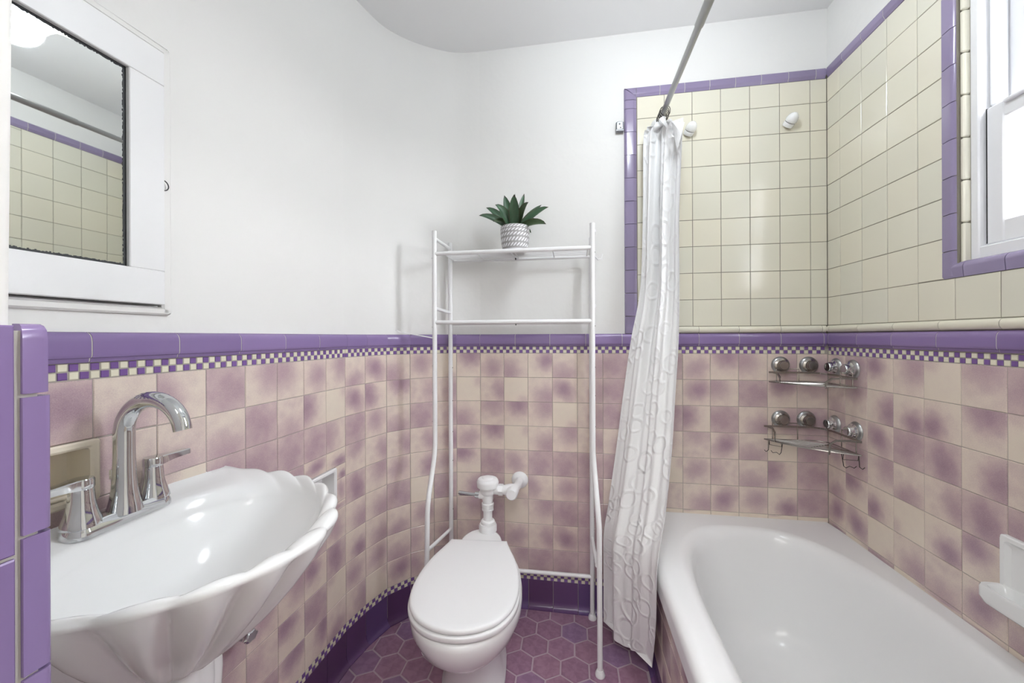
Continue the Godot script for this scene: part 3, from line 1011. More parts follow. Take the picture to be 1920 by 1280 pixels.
func flush_valve() -> void:
	var t := thing("flush_valve", "white painted toilet flush valve with chrome handle on tiled wall", "flush valve", Vector3(-1.372, 0.3948, 0.125))
	var g := G.new()
	g.lathe([Vector2(0.038, 0.0), Vector2(0.038, 0.022), Vector2(0.034, 0.030), Vector2(0.030, 0.031), Vector2(0.030, 0.040), Vector2(0.026, 0.045), Vector2(0.019, 0.046), Vector2(0.019, 0.088)], 32)
	obj("spud_and_tailpiece", g.mesh(35.0), M.paint, t)
	g = G.new()
	g.lathe([Vector2(0.019, 0.086), Vector2(0.025, 0.087), Vector2(0.025, 0.093), Vector2(0.023, 0.095), Vector2(0.025, 0.097), Vector2(0.025, 0.104), Vector2(0.026, 0.106), Vector2(0.026, 0.116), Vector2(0.022, 0.118)], 24)
	obj("coupling", g.mesh(35.0), M.paint, t)
	g = G.new()
	g.lathe([Vector2(0.020, 0.115), Vector2(0.024, 0.135), Vector2(0.024, 0.152), Vector2(0.031, 0.160), Vector2(0.034, 0.168), Vector2(0.034, 0.195)], 32)
	g.tube([Vector3(0.02, 0.176, 0), Vector3(0.05, 0.176, 0)], 0.021, 20)
	g.tube([Vector3(-0.012, 0.150, 0.004), Vector3(-0.036, 0.150, 0.004)], 0.016, 20)
	obj("body", g.mesh(35.0), M.paint, t)
	g = G.new()
	g.lathe([Vector2(0.038, 0.184), Vector2(0.0455, 0.187), Vector2(0.047, 0.206), Vector2(0.045, 0.214), Vector2(0.040, 0.220), Vector2(0.025, 0.223), Vector2(0.022, 0.227), Vector2(0.010, 0.230), Vector2(0.0, 0.2305)], 36)
	obj("cap", g.mesh(30.0), M.paint, t)
	g = G.new()
	g.tube([Vector3(0.048, 0.176, 0), Vector3(0.066, 0.176, 0)], 0.024, 6)
	g.tube([Vector3(0.066, 0.176, 0), Vector3(0.082, 0.176, 0)], 0.020, 20)
	obj("union_nut", g.mesh(35.0), M.paint, t)
	g = G.new()
	g.tube([Vector3(0.076, 0.176, 0), Vector3(0.10, 0.176, 0), Vector3(0.112, 0.176, 0)], [0.022, 0.027, 0.027], 20)
	g.tube([Vector3(0.108, 0.176, -0.01), Vector3(0.108, 0.173, 0.038), Vector3(0.108, 0.173, 0.044)], [0.026, 0.0245, 0.020], 24)
	g.tube([Vector3(0.108, 0.176, 0.0), Vector3(0.122, 0.176, -0.06), Vector3(0.122, 0.176, -0.108)], 0.0175, 20)
	obj("angle_stop", g.mesh(40.0), M.paint, t)
	g = G.new()
	g.lathe([Vector2(0.0, 0.016), Vector2(0.018, 0.016), Vector2(0.030, 0.012), Vector2(0.037, 0.004), Vector2(0.038, 0.0)], 32, Transform3D(Basis(Vector3.RIGHT, PI / 2), Vector3(0.122, 0.176, -0.1235)))
	obj("wall_flange", g.mesh(40.0), M.paint, t)
	g = G.new()
	g.tube([Vector3(-0.034, 0.150, 0.004), Vector3(-0.053, 0.150, 0.004)], 0.0145, 20)
	g.tube([Vector3(-0.050, 0.151, 0.004), Vector3(-0.075, 0.152, 0.005), Vector3(-0.118, 0.154, 0.006), Vector3(-0.126, 0.154, 0.006)], [0.0075, 0.0075, 0.0095, 0.0085], 16)
	tag(obj("handle", g.mesh(40.0), M.chrome, t), "chrome flush handle")

# ------------------------------------------------------------------ sink
func sink_outline(a: float, k: float, flute: float) -> Vector2:   # a = 0 points away from the wall; returns (u from wall, v along z)
	var cu := 0.149; var au := 0.286; var av := 0.265
	var c := cos(a); var s := sin(a)
	var r: float
	if c >= 0.0:
		r = pow(pow(absf(c) / au, 1.86) + pow(absf(s) / av, 1.86), -1.0 / 1.86)
	else:
		r = minf(pow(pow(absf(c) / 0.40, 2.9) + pow(absf(s) / av, 2.9), -1.0 / 2.9), 0.145 / maxf(absf(c), 1e-4))
	r *= k * (1.0 + flute * lobes(a))
	return Vector2(cu + r * c, r * s)

func lobes(a: float) -> float:      # scallops round the front, none along the wall
	return (sqrt(pow(cos(a * 10.5), 2.0) + 0.012) - 0.66) * smoothstep(-0.50, 0.05, cos(a))

func rim_y(u: float) -> float:
	return 0.871 + 0.044 * (0.45 - u)

func pedestal_sink() -> void:
	var t := thing("pedestal_sink", "white scallop shell pedestal sink below the mirror cabinet", "sink", Vector3(-1.884, 0, 1.153))
	t.rotation.y = 0.045
	var N := 252
	var R := []
	# outer skin from the pedestal up to the rim: [scale, drop below the rim, flute depth]
	for q in [[0.26, 0.240, 0.03], [0.32, 0.230, 0.07], [0.40, 0.210, 0.11], [0.50, 0.183, 0.13], [0.60, 0.154, 0.135], [0.70, 0.122, 0.13], [0.80, 0.087, 0.12], [0.88, 0.056, 0.105], [0.94, 0.033, 0.085], [0.975, 0.017, 0.055], [0.993, 0.0095, 0.042], [1.0, 0.005, 0.036], [0.998, 0.001, 0.034], [0.990, -0.003, 0.032]]:
		var ring := PackedVector3Array()
		for k in N:
			var a := TAU * k / N
			var p := sink_outline(a, q[0], q[2])
			if cos(a) < 0: p.x = lerpf(p.x, sink_outline(a, 1.0, 0.0).x, 0.35 * (1.0 - q[0]))
			var wave := 0.007 * lobes(a) * smoothstep(0.03, 0.0, q[1])
			ring.append(Vector3(maxf(p.x, 0.004), rim_y(p.x) - q[1] + wave, p.y))
		R.append(ring)
	# rounded rim, then the bowl
	for q in [[0.10, -0.0045], [0.22, -0.0045], [0.40, -0.002], [0.60, 0.003], [0.80, 0.011], [1.0, 0.024]]:
		var ring := PackedVector3Array()
		for k in N:
			var a := TAU * k / N
			var o := sink_outline(a, 0.990, 0.032 * (1.0 - q[0]))
			var p := o.lerp(bowl_outline(a, 1.0), q[0])
			var deck := smoothstep(-0.25, -0.6, cos(a))
			var flute: float = lobes(a) * (0.007 * (1.0 - q[0]) + 0.004 * sin(PI * q[0]))
			var ledge := 0.012 * deck * smoothstep(0.30, 0.10, q[0])
			ring.append(Vector3(maxf(p.x, 0.004), rim_y(p.x) - lerpf(q[1], q[1] * 0.35, deck) + flute + ledge, p.y))
		R.append(ring)
	for q in [[0.98, 0.034], [0.94, 0.046], [0.87, 0.063], [0.77, 0.084], [0.63, 0.110], [0.46, 0.132], [0.28, 0.147], [0.12, 0.153]]:
		var ring := PackedVector3Array()
		for k in N:
			var p := bowl_outline(TAU * k / N, q[0])
			ring.append(Vector3(p.x, lerpf(rim_y(p.x), 0.880, smoothstep(0.03, 0.12, q[1])) - q[1], p.y))
		R.append(ring)
	var g := G.new()
	g.rows(R, true, true, true)
	obj("basin", g.mesh(75.0), M.porcelain, t)
	g = G.new()
	g.lathe([Vector2(0.0, 0.7305), Vector2(0.018, 0.7305), Vector2(0.023, 0.7285)], 24, Transform3D(Basis(), Vector3(0.215, 0, 0)))
	obj("drain", g.mesh(40.0), M.chrome, t)
	g = G.new()
	R = []
	for q in [[0.128, 0.0], [0.128, 0.02], [0.116, 0.045], [0.090, 0.075], [0.076, 0.12], [0.068, 0.35], [0.070, 0.52], [0.074, 0.60], [0.072, 0.668]]:
		var ring := PackedVector3Array()
		for k in 120:
			var a := TAU * k / 120
			var r: float = q[0] * (1.0 + 0.06 * (absf(cos(a * 6.0)) - 0.6))
			ring.append(Vector3(0.148 + r * cos(a), q[1], r * sin(a)))
		R.append(ring)
	g.rows(R, true, true, true)
	obj("pedestal", g.mesh(40.0), M.porcelain, t)

func bowl_outline(a: float, k: float) -> Vector2:
	var c := cos(a); var s := sin(a)
	var ac := 0.164 if c > 0.0 else 0.148
	var r := pow(pow(absf(c) / ac, 2.2) + pow(absf(s) / 0.215, 2.2), -1.0 / 2.2)
	return Vector2(0.215 + r * k * c, r * k * s)

func faucet() -> void:
	var t := thing("faucet", "chrome two handle gooseneck faucet on the shell sink deck", "faucet", Vector3(-1.838, 0.8905, 1.154))
	t.rotation.y = 0.045
	var sp := 0.0590
	var g := G.new()
	var R := []
	for q in [[0.0, -0.004], [0.0, 0.002], [0.002, 0.008], [0.006, 0.016], [0.009, 0.019]]:
		var ring := PackedVector3Array()
		for k in 48:
			var a := TAU * k / 48
			var r: float = 0.0275 - q[0]
			ring.append(Vector3(r * cos(a), q[1], r * sin(a) + (sp if sin(a) > 0 else -sp)))
		R.append(ring)
	g.rows(R, true, true, true)
	obj("base_plate", g.mesh(45.0), M.chrome, t)
	g = G.new()
	var pts := []; var rad := []
	for q in [[0.012, 0.0265], [0.022, 0.0240], [0.036, 0.0208], [0.054, 0.0182], [0.078, 0.0165], [0.108, 0.0157], [0.135, 0.0155], [0.155, 0.0155]]:
		pts.append(Vector3(0.009, q[0], 0)); rad.append(q[1])
	for k in range(1, 21):
		var a := PI * k / 20.0 * 0.95
		pts.append(Vector3(0.069 - 0.060 * cos(a), 0.157 + 0.060 * sin(a), 0)); rad.append(0.0155 - 0.0015 * k / 20.0)
	pts.append(pts[-1] + (pts[-1] - pts[-2]).normalized() * 0.004); rad.append(0.0138)
	g.tube(pts, rad, 28)
	obj("spout", g.mesh(50.0), M.chrome, t)
	g = G.new()
	g.tube([Vector3(-0.0165, 0.015, 0), Vector3(-0.0165, 0.075, 0)], 0.002, 8)
	g.box(Vector3(-0.0165, 0.078, 0), Vector3(0.007, 0.018, 0.007), 0.001)
	obj("lift_rod", g.mesh(30.0), M.chrome, t)
	for s in [-1.0, 1.0]:
		var h := G.new()
		h.lathe([Vector2(0.0265, 0.013), Vector2(0.0255, 0.020), Vector2(0.0220, 0.031), Vector2(0.0188, 0.044), Vector2(0.0170, 0.056), Vector2(0.0162, 0.068), Vector2(0.0155, 0.0745), Vector2(0.0145, 0.0755)], 36, Transform3D(Basis(), Vector3(0, 0, sp * s)))
		var b := obj("handle", h.mesh(40.0), M.chrome, t)
		h = G.new()
		h.lathe([Vector2(0.0, 0.0745), Vector2(0.0158, 0.0750), Vector2(0.0164, 0.0775), Vector2(0.0164, 0.0890), Vector2(0.0150, 0.0922), Vector2(0.0, 0.0935)], 36, Transform3D(Basis(), Vector3(0, 0, sp * s)))
		var L := []
		for q in [[0.002, 0.0755, 0.0922, 0.0148], [0.014, 0.0760, 0.0922, 0.0125], [0.024, 0.0772, 0.0915, 0.0108], [0.038, 0.0785, 0.0905, 0.0098], [0.056, 0.0790, 0.0900, 0.0094], [0.071, 0.0792, 0.0898, 0.0092]]:
			var z: float = s * (sp + q[0])
			L.append(PackedVector3Array([Vector3(-q[3], q[1], z), Vector3(-q[3], q[2] - 0.0015, z), Vector3(-q[3] + 0.0015, q[2], z), Vector3(q[3] - 0.0015, q[2], z), Vector3(q[3], q[2] - 0.0015, z), Vector3(q[3], q[1], z)]))
		h.rows(L, true, true, true)
		obj("lever", h.mesh(30.0), M.chrome, b)

# ------------------------------------------------------------------ ceramic wall fittings, stop valve
func ceramic_recess(called: String, label: String, category: String, F: Transform3D, r: Rect2, depth: float, lip: float, inside: Material) -> Node3D:
	var t := thing(called, label, category, F * Vector3(r.get_center().x, r.get_center().y, 0))
	t.basis = F.basis
	var w := r.size.x * 0.5; var h := r.size.y * 0.5
	var g := G.new()
	var R := []
	for q in [[w, h, -depth - 0.01], [w, h, -0.002], [w + lip, h + lip, 0.0], [w + lip, h + lip, 0.006], [w + lip - 0.003, h + lip - 0.003, 0.0085], [w - 0.007, h - 0.007, 0.0085], [w - 0.011, h - 0.011, 0.005], [w - 0.012, h - 0.012, -depth + 0.010], [w - 0.014, h - 0.014, -depth + 0.003], [w - 0.020, h - 0.020, -depth]]:
		R.append(round_rect(q[0], q[1], q[2], 0.006))
	g.rows(R, true, true, true)
	obj("frame", g.mesh(35.0), inside, t)
	return t

func round_rect(w: float, h: float, z: float, r: float) -> PackedVector3Array:
	var out := PackedVector3Array()
	for c in [[1, 1, 0.0], [-1, 1, PI / 2], [-1, -1, PI], [1, -1, PI * 1.5]]:
		for k in 4:
			var a: float = c[2] + PI / 2 * k / 3.0
			out.append(Vector3(c[0] * (w - r) + r * cos(a), c[1] * (h - r) + r * sin(a), z))
	return out

func wall_fittings() -> void:
	ceramic_recess("paper_holder", "white ceramic recessed toilet paper niche beside the shell sink", "paper holder", FL, Rect2(zl(0.619), 0.625, zl(0.478) - zl(0.619), 0.127), 0.045, 0.003, M.porcelain)
	var d := ceramic_recess("soap_dish", "cream ceramic recessed soap dish in wall behind the faucet", "soap dish", FL, Rect2(zl(1.309), 0.928, zl(1.161) - zl(1.309), 0.105), 0.05, 0.003, M.bone)
	var g := G.new()
	g.box(Vector3(0, -0.037, -0.012), Vector3(0.122, 0.008, 0.034), 0.003)
	obj("tray", g.mesh(30.0), M.bone, d)
	# right wall dish with projecting tray
	var t := thing("soap_dish", "white ceramic soap dish with projecting tray on the tub wall", "soap dish", Vector3(0.0, 0.666, 0.722))
	t.basis = FR.basis
	g = G.new()
	var R := []
	for q in [[0.082, 0.080, -0.004], [0.082, 0.080, 0.008], [0.079, 0.077, 0.011], [0.070, 0.068, 0.011], [0.066, 0.064, 0.007], [0.062, 0.058, 0.003]]:
		R.append(round_rect(q[0], q[1], q[2], 0.008))
	g.rows(R, true, true, true)
	obj("back_plate", g.mesh(35.0), M.porcelain, t)
	g = G.new()
	R = []
	for q in [[0.060, 0.030, -0.085, 0.0], [0.076, 0.044, -0.078, 0.0], [0.082, 0.050, -0.066, 0.0], [0.082, 0.050, -0.044, 0.0], [0.080, 0.047, -0.039, 0.0], [0.072, 0.038, -0.039, 0.0], [0.068, 0.034, -0.044, 0.0], [0.062, 0.028, -0.062, 0.0]]:
		var ring := PackedVector3Array()
		for v in round_rect(q[0], q[1] * 0.62, 0.0, 0.018): ring.append(Vector3(v.x, q[2], v.y + 0.030))
		R.append(ring)
	g.rows(R, true, true, true)
	obj("tray", g.mesh(40.0), M.porcelain, t)
	# stop valve under the sink
	var s := thing("stop_valve", "small chrome water stop valve on the wall under the sink", "valve", FL * Vector3(zl(0.888), 0.474, 0.0))
	s.basis = FL.basis
	g = G.new()
	g.lathe([Vector2(0.028, 0.0), Vector2(0.026, 0.005), Vector2(0.014, 0.009)], 24, Transform3D(Basis(Vector3.RIGHT, PI / 2), Vector3.ZERO))
	obj("escutcheon", g.mesh(40.0), M.chrome, s)
	g = G.new()
	g.tube([Vector3(0, 0, 0.004), Vector3(0, 0, 0.034)], 0.008, 14)
	g.tube([Vector3(0, -0.012, 0.036), Vector3(0, 0.020, 0.036)], 0.009, 14)
	g.tube([Vector3(0, 0.018, 0.036), Vector3(-0.015, 0.06, 0.04), Vector3(-0.05, 0.12, 0.06), Vector3(-0.10, 0.17, 0.08)], 0.005, 10)
	g.tube([Vector3(0, 0, 0.034), Vector3(0, 0, 0.052)], 0.007, 12)
	obj("body", g.mesh(40.0), M.chrome, s)
	g = G.new()
	var lob := []
	for k in 24:
		var a := TAU * k / 24
		var r := 0.019 + 0.002 * cos(6.0 * a)
		lob.append(Vector3(r * cos(a), r * 0.72 * sin(a), 0))
	var r0 := PackedVector3Array(); var r1 := PackedVector3Array(); var r2 := PackedVector3Array(); var r3 := PackedVector3Array()
	for q in lob:
		r0.append(q * 0.85 + Vector3(0, 0, 0.050)); r1.append(q + Vector3(0, 0, 0.053)); r2.append(q + Vector3(0, 0, 0.060)); r3.append(q * 0.8 + Vector3(0, 0, 0.064))
	g.rows([r0, r1, r2, r3], true, true, true)
	obj("knob", g.mesh(40.0), M.chrome, s)

# ------------------------------------------------------------------ mirror cabinet
func mirror_cabinet() -> void:
	var t := thing("mirror_cabinet", "white recessed medicine cabinet with mirrored door above the sink", "cabinet", FL * Vector3(zl(1.236), 1.5545, 0))
	t.basis = FL.basis
	var W := 0.378; var H := 0.541
	var z0 := zl(1.425) - zl(1.236); var z1 := zl(1.047) - zl(1.236)
	var a0 := z0 + 0.004; var a1 := z1 - 0.003; var b := H * 0.5 - 0.005
	var gw := 0.064; var gh := 0.070
	var g := G.new()
	g.box(Vector3((z0 + z1) * 0.5, 0, -0.09), Vector3(z1 - z0, H, 0.012))
	for s in [-1, 1]: g.box(Vector3((z0 + z1) * 0.5, s * (H * 0.5 - 0.002), -0.056), Vector3(z1 - z0, 0.004, 0.09))
	obj("box", g.mesh(0.0), M.wood_white, t)
	var fr := []
	for q in [[Vector3((a0 + a1) * 0.5, b - gh * 0.5, 0.003), Vector3(a1 - a0, gh, 0.020)], [Vector3((a0 + a1) * 0.5, -b + gh * 0.5, 0.003), Vector3(a1 - a0, gh, 0.020)], [Vector3(a1 - gw * 0.5, 0, 0.003), Vector3(gw, 2 * b - 2 * gh, 0.020)], [Vector3(a0 + gw * 0.5, 0, 0.003), Vector3(gw, 2 * b - 2 * gh, 0.020)]]:
		g = G.new()
		g.box(q[0], q[1], 0.0015)
		fr.append(obj("rail" if fr.size() < 2 else "stile", g.mesh(25.0), M.wood_white, t))
	g = G.new()
	g.box(Vector3((a0 + a1) * 0.5, 0, 0.0015), Vector3(a1 - a0 - 2 * gw + 0.006, 2 * b - 2 * gh + 0.006, 0.004))
	obj("mirror_glass", g.mesh(0.0), M.mirror, t)
	g = G.new()     # worn black edge of the silvering
	var ex := (a1 - a0) * 0.5 - gw; var ey := b - gh
	var cx := (a0 + a1) * 0.5
	var rr := RandomNumberGenerator.new(); rr.seed = 9
	for side in 4:
		var n := 110
		for i in n:
			var f := (i + 0.5) / n * 2.0 - 1.0
			var w := rr.randf_range(0.0045, 0.0066)
			if side < 2:
				var sy := 1.0 if side == 0 else -1.0
				g.box(Vector3(cx + f * ex, sy * (ey - w * 0.5), 0.0036), Vector3(2.0 * ex / n, w, 0.0006))
			else:
				var sx := 1.0 if side == 2 else -1.0
				g.box(Vector3(cx + sx * (ex - w * 0.5), f * ey, 0.0036), Vector3(w, 2.0 * ey / n, 0.0006))
	obj("worn_edge", g.mesh(0.0), M.black, t)
	g = G.new()     # plastered bead round the recess
	for q in [[1.0, 0.0], [-1.0, 0.0]]:
		g.box(Vector3((z0 + z1) * 0.5, q[0] * (H * 0.5 + 0.008), -0.003), Vector3(z1 - z0 + 0.034, 0.017, 0.010), 0.004)
	g.box(Vector3(z1 + 0.010, 0, -0.003), Vector3(0.020, H + 0.03, 0.010), 0.004)
	g.box(Vector3(z0 - 0.009, 0, -0.003), Vector3(0.018, H + 0.03, 0.010), 0.004)
	obj("casing", g.mesh(30.0), M.plaster, t)
	g = G.new()
	var loop := []
	for k in 13:
		var a := -PI / 2 + PI * k / 12.0
		loop.append(Vector3(a1 - 0.001 + 0.012 * cos(a), -0.012 + 0.011 * sin(a), 0.008))
	g.tube(loop, 0.0011, 6)
	obj("pull_wire", g.mesh(40.0), M.black, t)

# ------------------------------------------------------------------ rack over the toilet
func wire_rack() -> void:
	var t := thing("storage_rack", "white metal over-toilet storage rack with two wire shelves", "rack", Vector3(-1.25, 0, 0.15))
	var o := -t.position
	var r := 0.0096
	for side in 2:
		var xf: float = [-1.575, -0.936][side]; var xb: float = [-1.559, -0.932][side]; var xl: float = [-1.576, -0.920][side]; var zb: float = [0.048, 0.032][side]
		var g := G.new()
		var f := [Vector3(xf, 1.657, 0.21), Vector3(xf, 0.78, 0.21)]
		for k in range(1, 8):
			var s := k / 7.0
			f.append(Vector3(lerpf(xf, xl, s), lerpf(0.78, 0.52, s), lerpf(0.21, 0.298, smoothstep(0, 1, s))))
		f.append(Vector3(xl, 0.012, 0.316))
		for i in f.size(): f[i] += o
		g.tube(f, r, 16)
		var pole := obj("front_pole", g.mesh(40.0), M.paint, t)
		for cap_y in [[0.0, 0.012]]:
			g = G.new()
			g.lathe([Vector2(0.017, 0.0), Vector2(0.018, 0.004), Vector2(0.016, 0.012), Vector2(0.0115, 0.022)], 20, Transform3D(Basis(), Vector3(xl, 0, 0.316) + o))
			obj("foot", g.mesh(40.0), M.paint, pole)
		g = G.new()
		g.tube([Vector3(xb, 1.645, zb) + o, Vector3(xb, 0.9, zb) + o, Vector3(xb, 0.012, zb) + o], r, 16)
		var bp := obj("back_pole", g.mesh(40.0), M.paint, t)
		g = G.new()
		g.lathe([Vector2(0.017, 0.0), Vector2(0.018, 0.004), Vector2(0.016, 0.012), Vector2(0.0115, 0.022)], 20, Transform3D(Basis(), Vector3(xb, 0, zb) + o))
		obj("foot", g.mesh(40.0), M.paint, bp)
		for q in [[1.628, 0.21, 1.618], [1.338, 0.21, 1.330], [0.385, 0.300, 0.35]]:
			g = G.new()
			g.tube([Vector3(lerpf(xf, xl, 0.5), q[0], q[1]) + o, Vector3(xb, q[2], zb) + o], 0.0072, 12)
			obj("side_bar", g.mesh(40.0), M.paint, t)
		var sg := G.new()
		sg.lathe([Vector2(0.0, 0.0022), Vector2(0.0022, 0.0015), Vector2(0.0026, 0.0)], 8)
		var sm := sg.mesh(40.0)
		for q in [[0.36, 0.300], [0.87, 0.2105], [0.99, 0.2105], [1.10, 0.2105], [1.26, 0.2105], [1.545, 0.2105]]:
			obj("screw_head", sm, M.darkmetal, t, Transform3D(Basis(Vector3.FORWARD, PI / 2 if side == 1 else -PI / 2), Vector3((xl if q[0] < 0.5 else xf) + (r - 0.0006) * (1 if side == 1 else -1), q[0], q[1]) + o))
		for q in [1.08, 0.93, 0.79, 0.66, 0.44]:
			obj("screw_head", sm, M.darkmetal, t, Transform3D(Basis(Vector3.FORWARD, PI / 2), Vector3(xb + r - 0.0006, q, zb) + o))
	for y in [1.563, 1.279]:
		var sh := Node3D.new()
		sh.name = "shelf"
		t.add_child(sh, true)
		var g := G.new()
		g.tube([Vector3(-1.572, y, 0.21) + o, Vector3(-0.936, y, 0.21) + o], 0.0085, 14)
		obj("front_rail", g.mesh(40.0), M.paint, sh)
		g = G.new()
		g.tube([Vector3(-1.558, y, 0.04) + o, Vector3(-0.932, y, 0.035) + o], 0.0065, 12)
		obj("back_rail", g.mesh(40.0), M.paint, sh)
		g = G.new()
		for k in 11:
			var z := lerpf(0.055, 0.195, k / 10.0)
			g.tube([Vector3(-1.545, y + 0.006, z) + o, Vector3(-0.950, y + 0.006, z) + o], 0.0014, 6)
		for x in [-1.545, -1.405, -1.262, -1.246, -1.090, -0.950]:
			g.tube([Vector3(x, y + 0.0035, 0.21) + o, Vector3(x, y + 0.0035, 0.036) + o], 0.0026, 8)
		obj("wire_grid", g.mesh(40.0), M.paint, sh)
		g = G.new()
		g.tube([Vector3(-1.255, y - 0.001, 0.075) + o, Vector3(-1.255, y - 0.010, 0.073) + o], 0.0026, 8)
		obj("screw", g.mesh(40.0), M.darkmetal, sh)
	var gb := G.new()
	gb.tube([Vector3(-1.559, 0.181, 0.045) + o, Vector3(-0.932, 0.181, 0.032) + o], 0.0085, 14)
	obj("bottom_bar", gb.mesh(40.0), M.paint, t)
	gb = G.new()
	for dz in [-0.006, 0.006]:
		gb.tube([Vector3(-1.578, 1.214, 0.21 + dz) + o, Vector3(-1.63, 1.224, 0.212 + dz) + o, Vector3(-1.70, 1.236, 0.214 + dz) + o, Vector3(-1.722, 1.238, 0.215 + dz) + o, Vector3(-1.742, 1.249, 0.215 + dz) + o], 0.0018, 6)
	obj("wire_hook", gb.mesh(40.0), M.paint, t)
	gb = G.new()
	for dz in [-0.008, 0.0, 0.008]:
		gb.tube([Vector3(-0.928, 1.53, 0.21 + dz) + o, Vector3(-0.915, 1.515, 0.21 + dz) + o, Vector3(-0.902, 1.518, 0.21 + dz) + o, Vector3(-0.898, 1.535, 0.21 + dz) + o], 0.0014, 6)
	obj("wire_hook", gb.mesh(40.0), M.paint, t)

# ------------------------------------------------------------------ plant
func potted_plant() -> void:
	var t := thing("potted_plant", "small green agave in white patterned pot on the top wire shelf", "plant", Vector3(-1.250, 1.5715, 0.125))
	var g := G.new()
	g.lathe([Vector2(0.0, 0.0), Vector2(0.046, 0.0), Vector2(0.050, 0.003)], 48)
	g.lathe([Vector2(0.050, 0.003), Vector2(0.056, 0.030), Vector2(0.0600, 0.062), Vector2(0.0615, 0.088), Vector2(0.0610, 0.106), Vector2(0.0585, 0.109), Vector2(0.0560, 0.106), Vector2(0.054, 0.09)], 48)
	obj("pot", g.mesh(40.0), M.pot, t)
	g = G.new()
	g.lathe([Vector2(0.0, 0.094), Vector2(0.03, 0.096), Vector2(0.0555, 0.092)], 32)
	obj("soil", g.mesh(40.0, false), M.soil, t)
	# tips relative to the crown, width
	var L := [[-0.047, 0.148, -0.01, 0.030], [0.034, 0.165, -0.05, 0.022], [-0.130, 0.112, -0.05, 0.024], [-0.122, 0.092, 0.01, 0.027], [-0.146, 0.050, 0.04, 0.030], [-0.080, 0.012, 0.07, 0.024], [-0.068, 0.076, 0.085, 0.036], [0.008, 0.118, 0.075, 0.038], [0.066, 0.078, 0.085, 0.034], [0.110, 0.104, -0.03, 0.024], [0.142, 0.076, 0.02, 0.030], [0.134, -0.004, 0.05, 0.034], [0.066, -0.018, -0.02, 0.018], [-0.004, 0.160, -0.03, 0.010], [0.085, 0.05, -0.06, 0.026], [-0.07, 0.06, -0.08, 0.026], [0.02, 0.09, -0.09, 0.026]]
	for i in L.size():
		var q = L[i]
		var tip := Vector3(q[0], 0.105 + q[1] * 0.98, q[2])
		var out := Vector3(q[0], 0, q[2])
		var root := Vector3(0, 0.094, 0) + out.normalized() * 0.012
		var mid := root.lerp(tip, 0.5) + Vector3(0, 0.028 if q[1] < 0.1 else 0.006, 0) + out * (-0.05 if q[1] > 0.1 else 0.04)
		var R := []
		var R2 := []
		var n := 9
		for k in n + 1:
			var s := float(k) / n
			var c := root * (1 - s) * (1 - s) + mid * 2 * s * (1 - s) + tip * s * s
			var d := (mid - root) * (1 - s) + (tip - mid) * s
			var side := d.cross(Vector3(0.0, 0.5, 0.87))
			if side.length() < 0.002: side = Vector3.RIGHT
			side = side.normalized()
			var nn := side.cross(d.normalized()).normalized()
			var w: float = q[3] * 0.60 * pow(sin(PI * clampf(0.14 + 0.86 * pow(s, 1.1), 0.0, 1.0)), 0.75) + 0.0003
			var th := 0.0012 * (1.0 - s * 0.7)
			var ring := PackedVector3Array()
			for e in [-1.0, -0.5, 0.0, 0.5, 1.0]: ring.append(c + side * w * e + nn * (w * 0.45 * e * e + th))
			for e in [0.5, 0.0, -0.5]: ring.append(c + side * w * e + nn * (w * 0.45 * e * e - th))
			R.append(ring)
		var gl := G.new()
		for k in n:
			for j in 8:
				var jj := (j + 1) % 8
				var ex := [0.0, 0.25, 0.5, 0.75, 1.0, 0.75, 0.5, 0.25]
				gl.quad(R[k][j], R[k][jj], R[k + 1][jj], R[k + 1][j], Vector2(ex[j], float(k) / n), Vector2(ex[jj], float(k) / n), Vector2(ex[jj], float(k + 1) / n), Vector2(ex[j], float(k + 1) / n))
		gl.fan(R[0], true); gl.fan(R[n], false)
		obj("leaf", gl.mesh(60.0), M.leaf[i % 3], t)

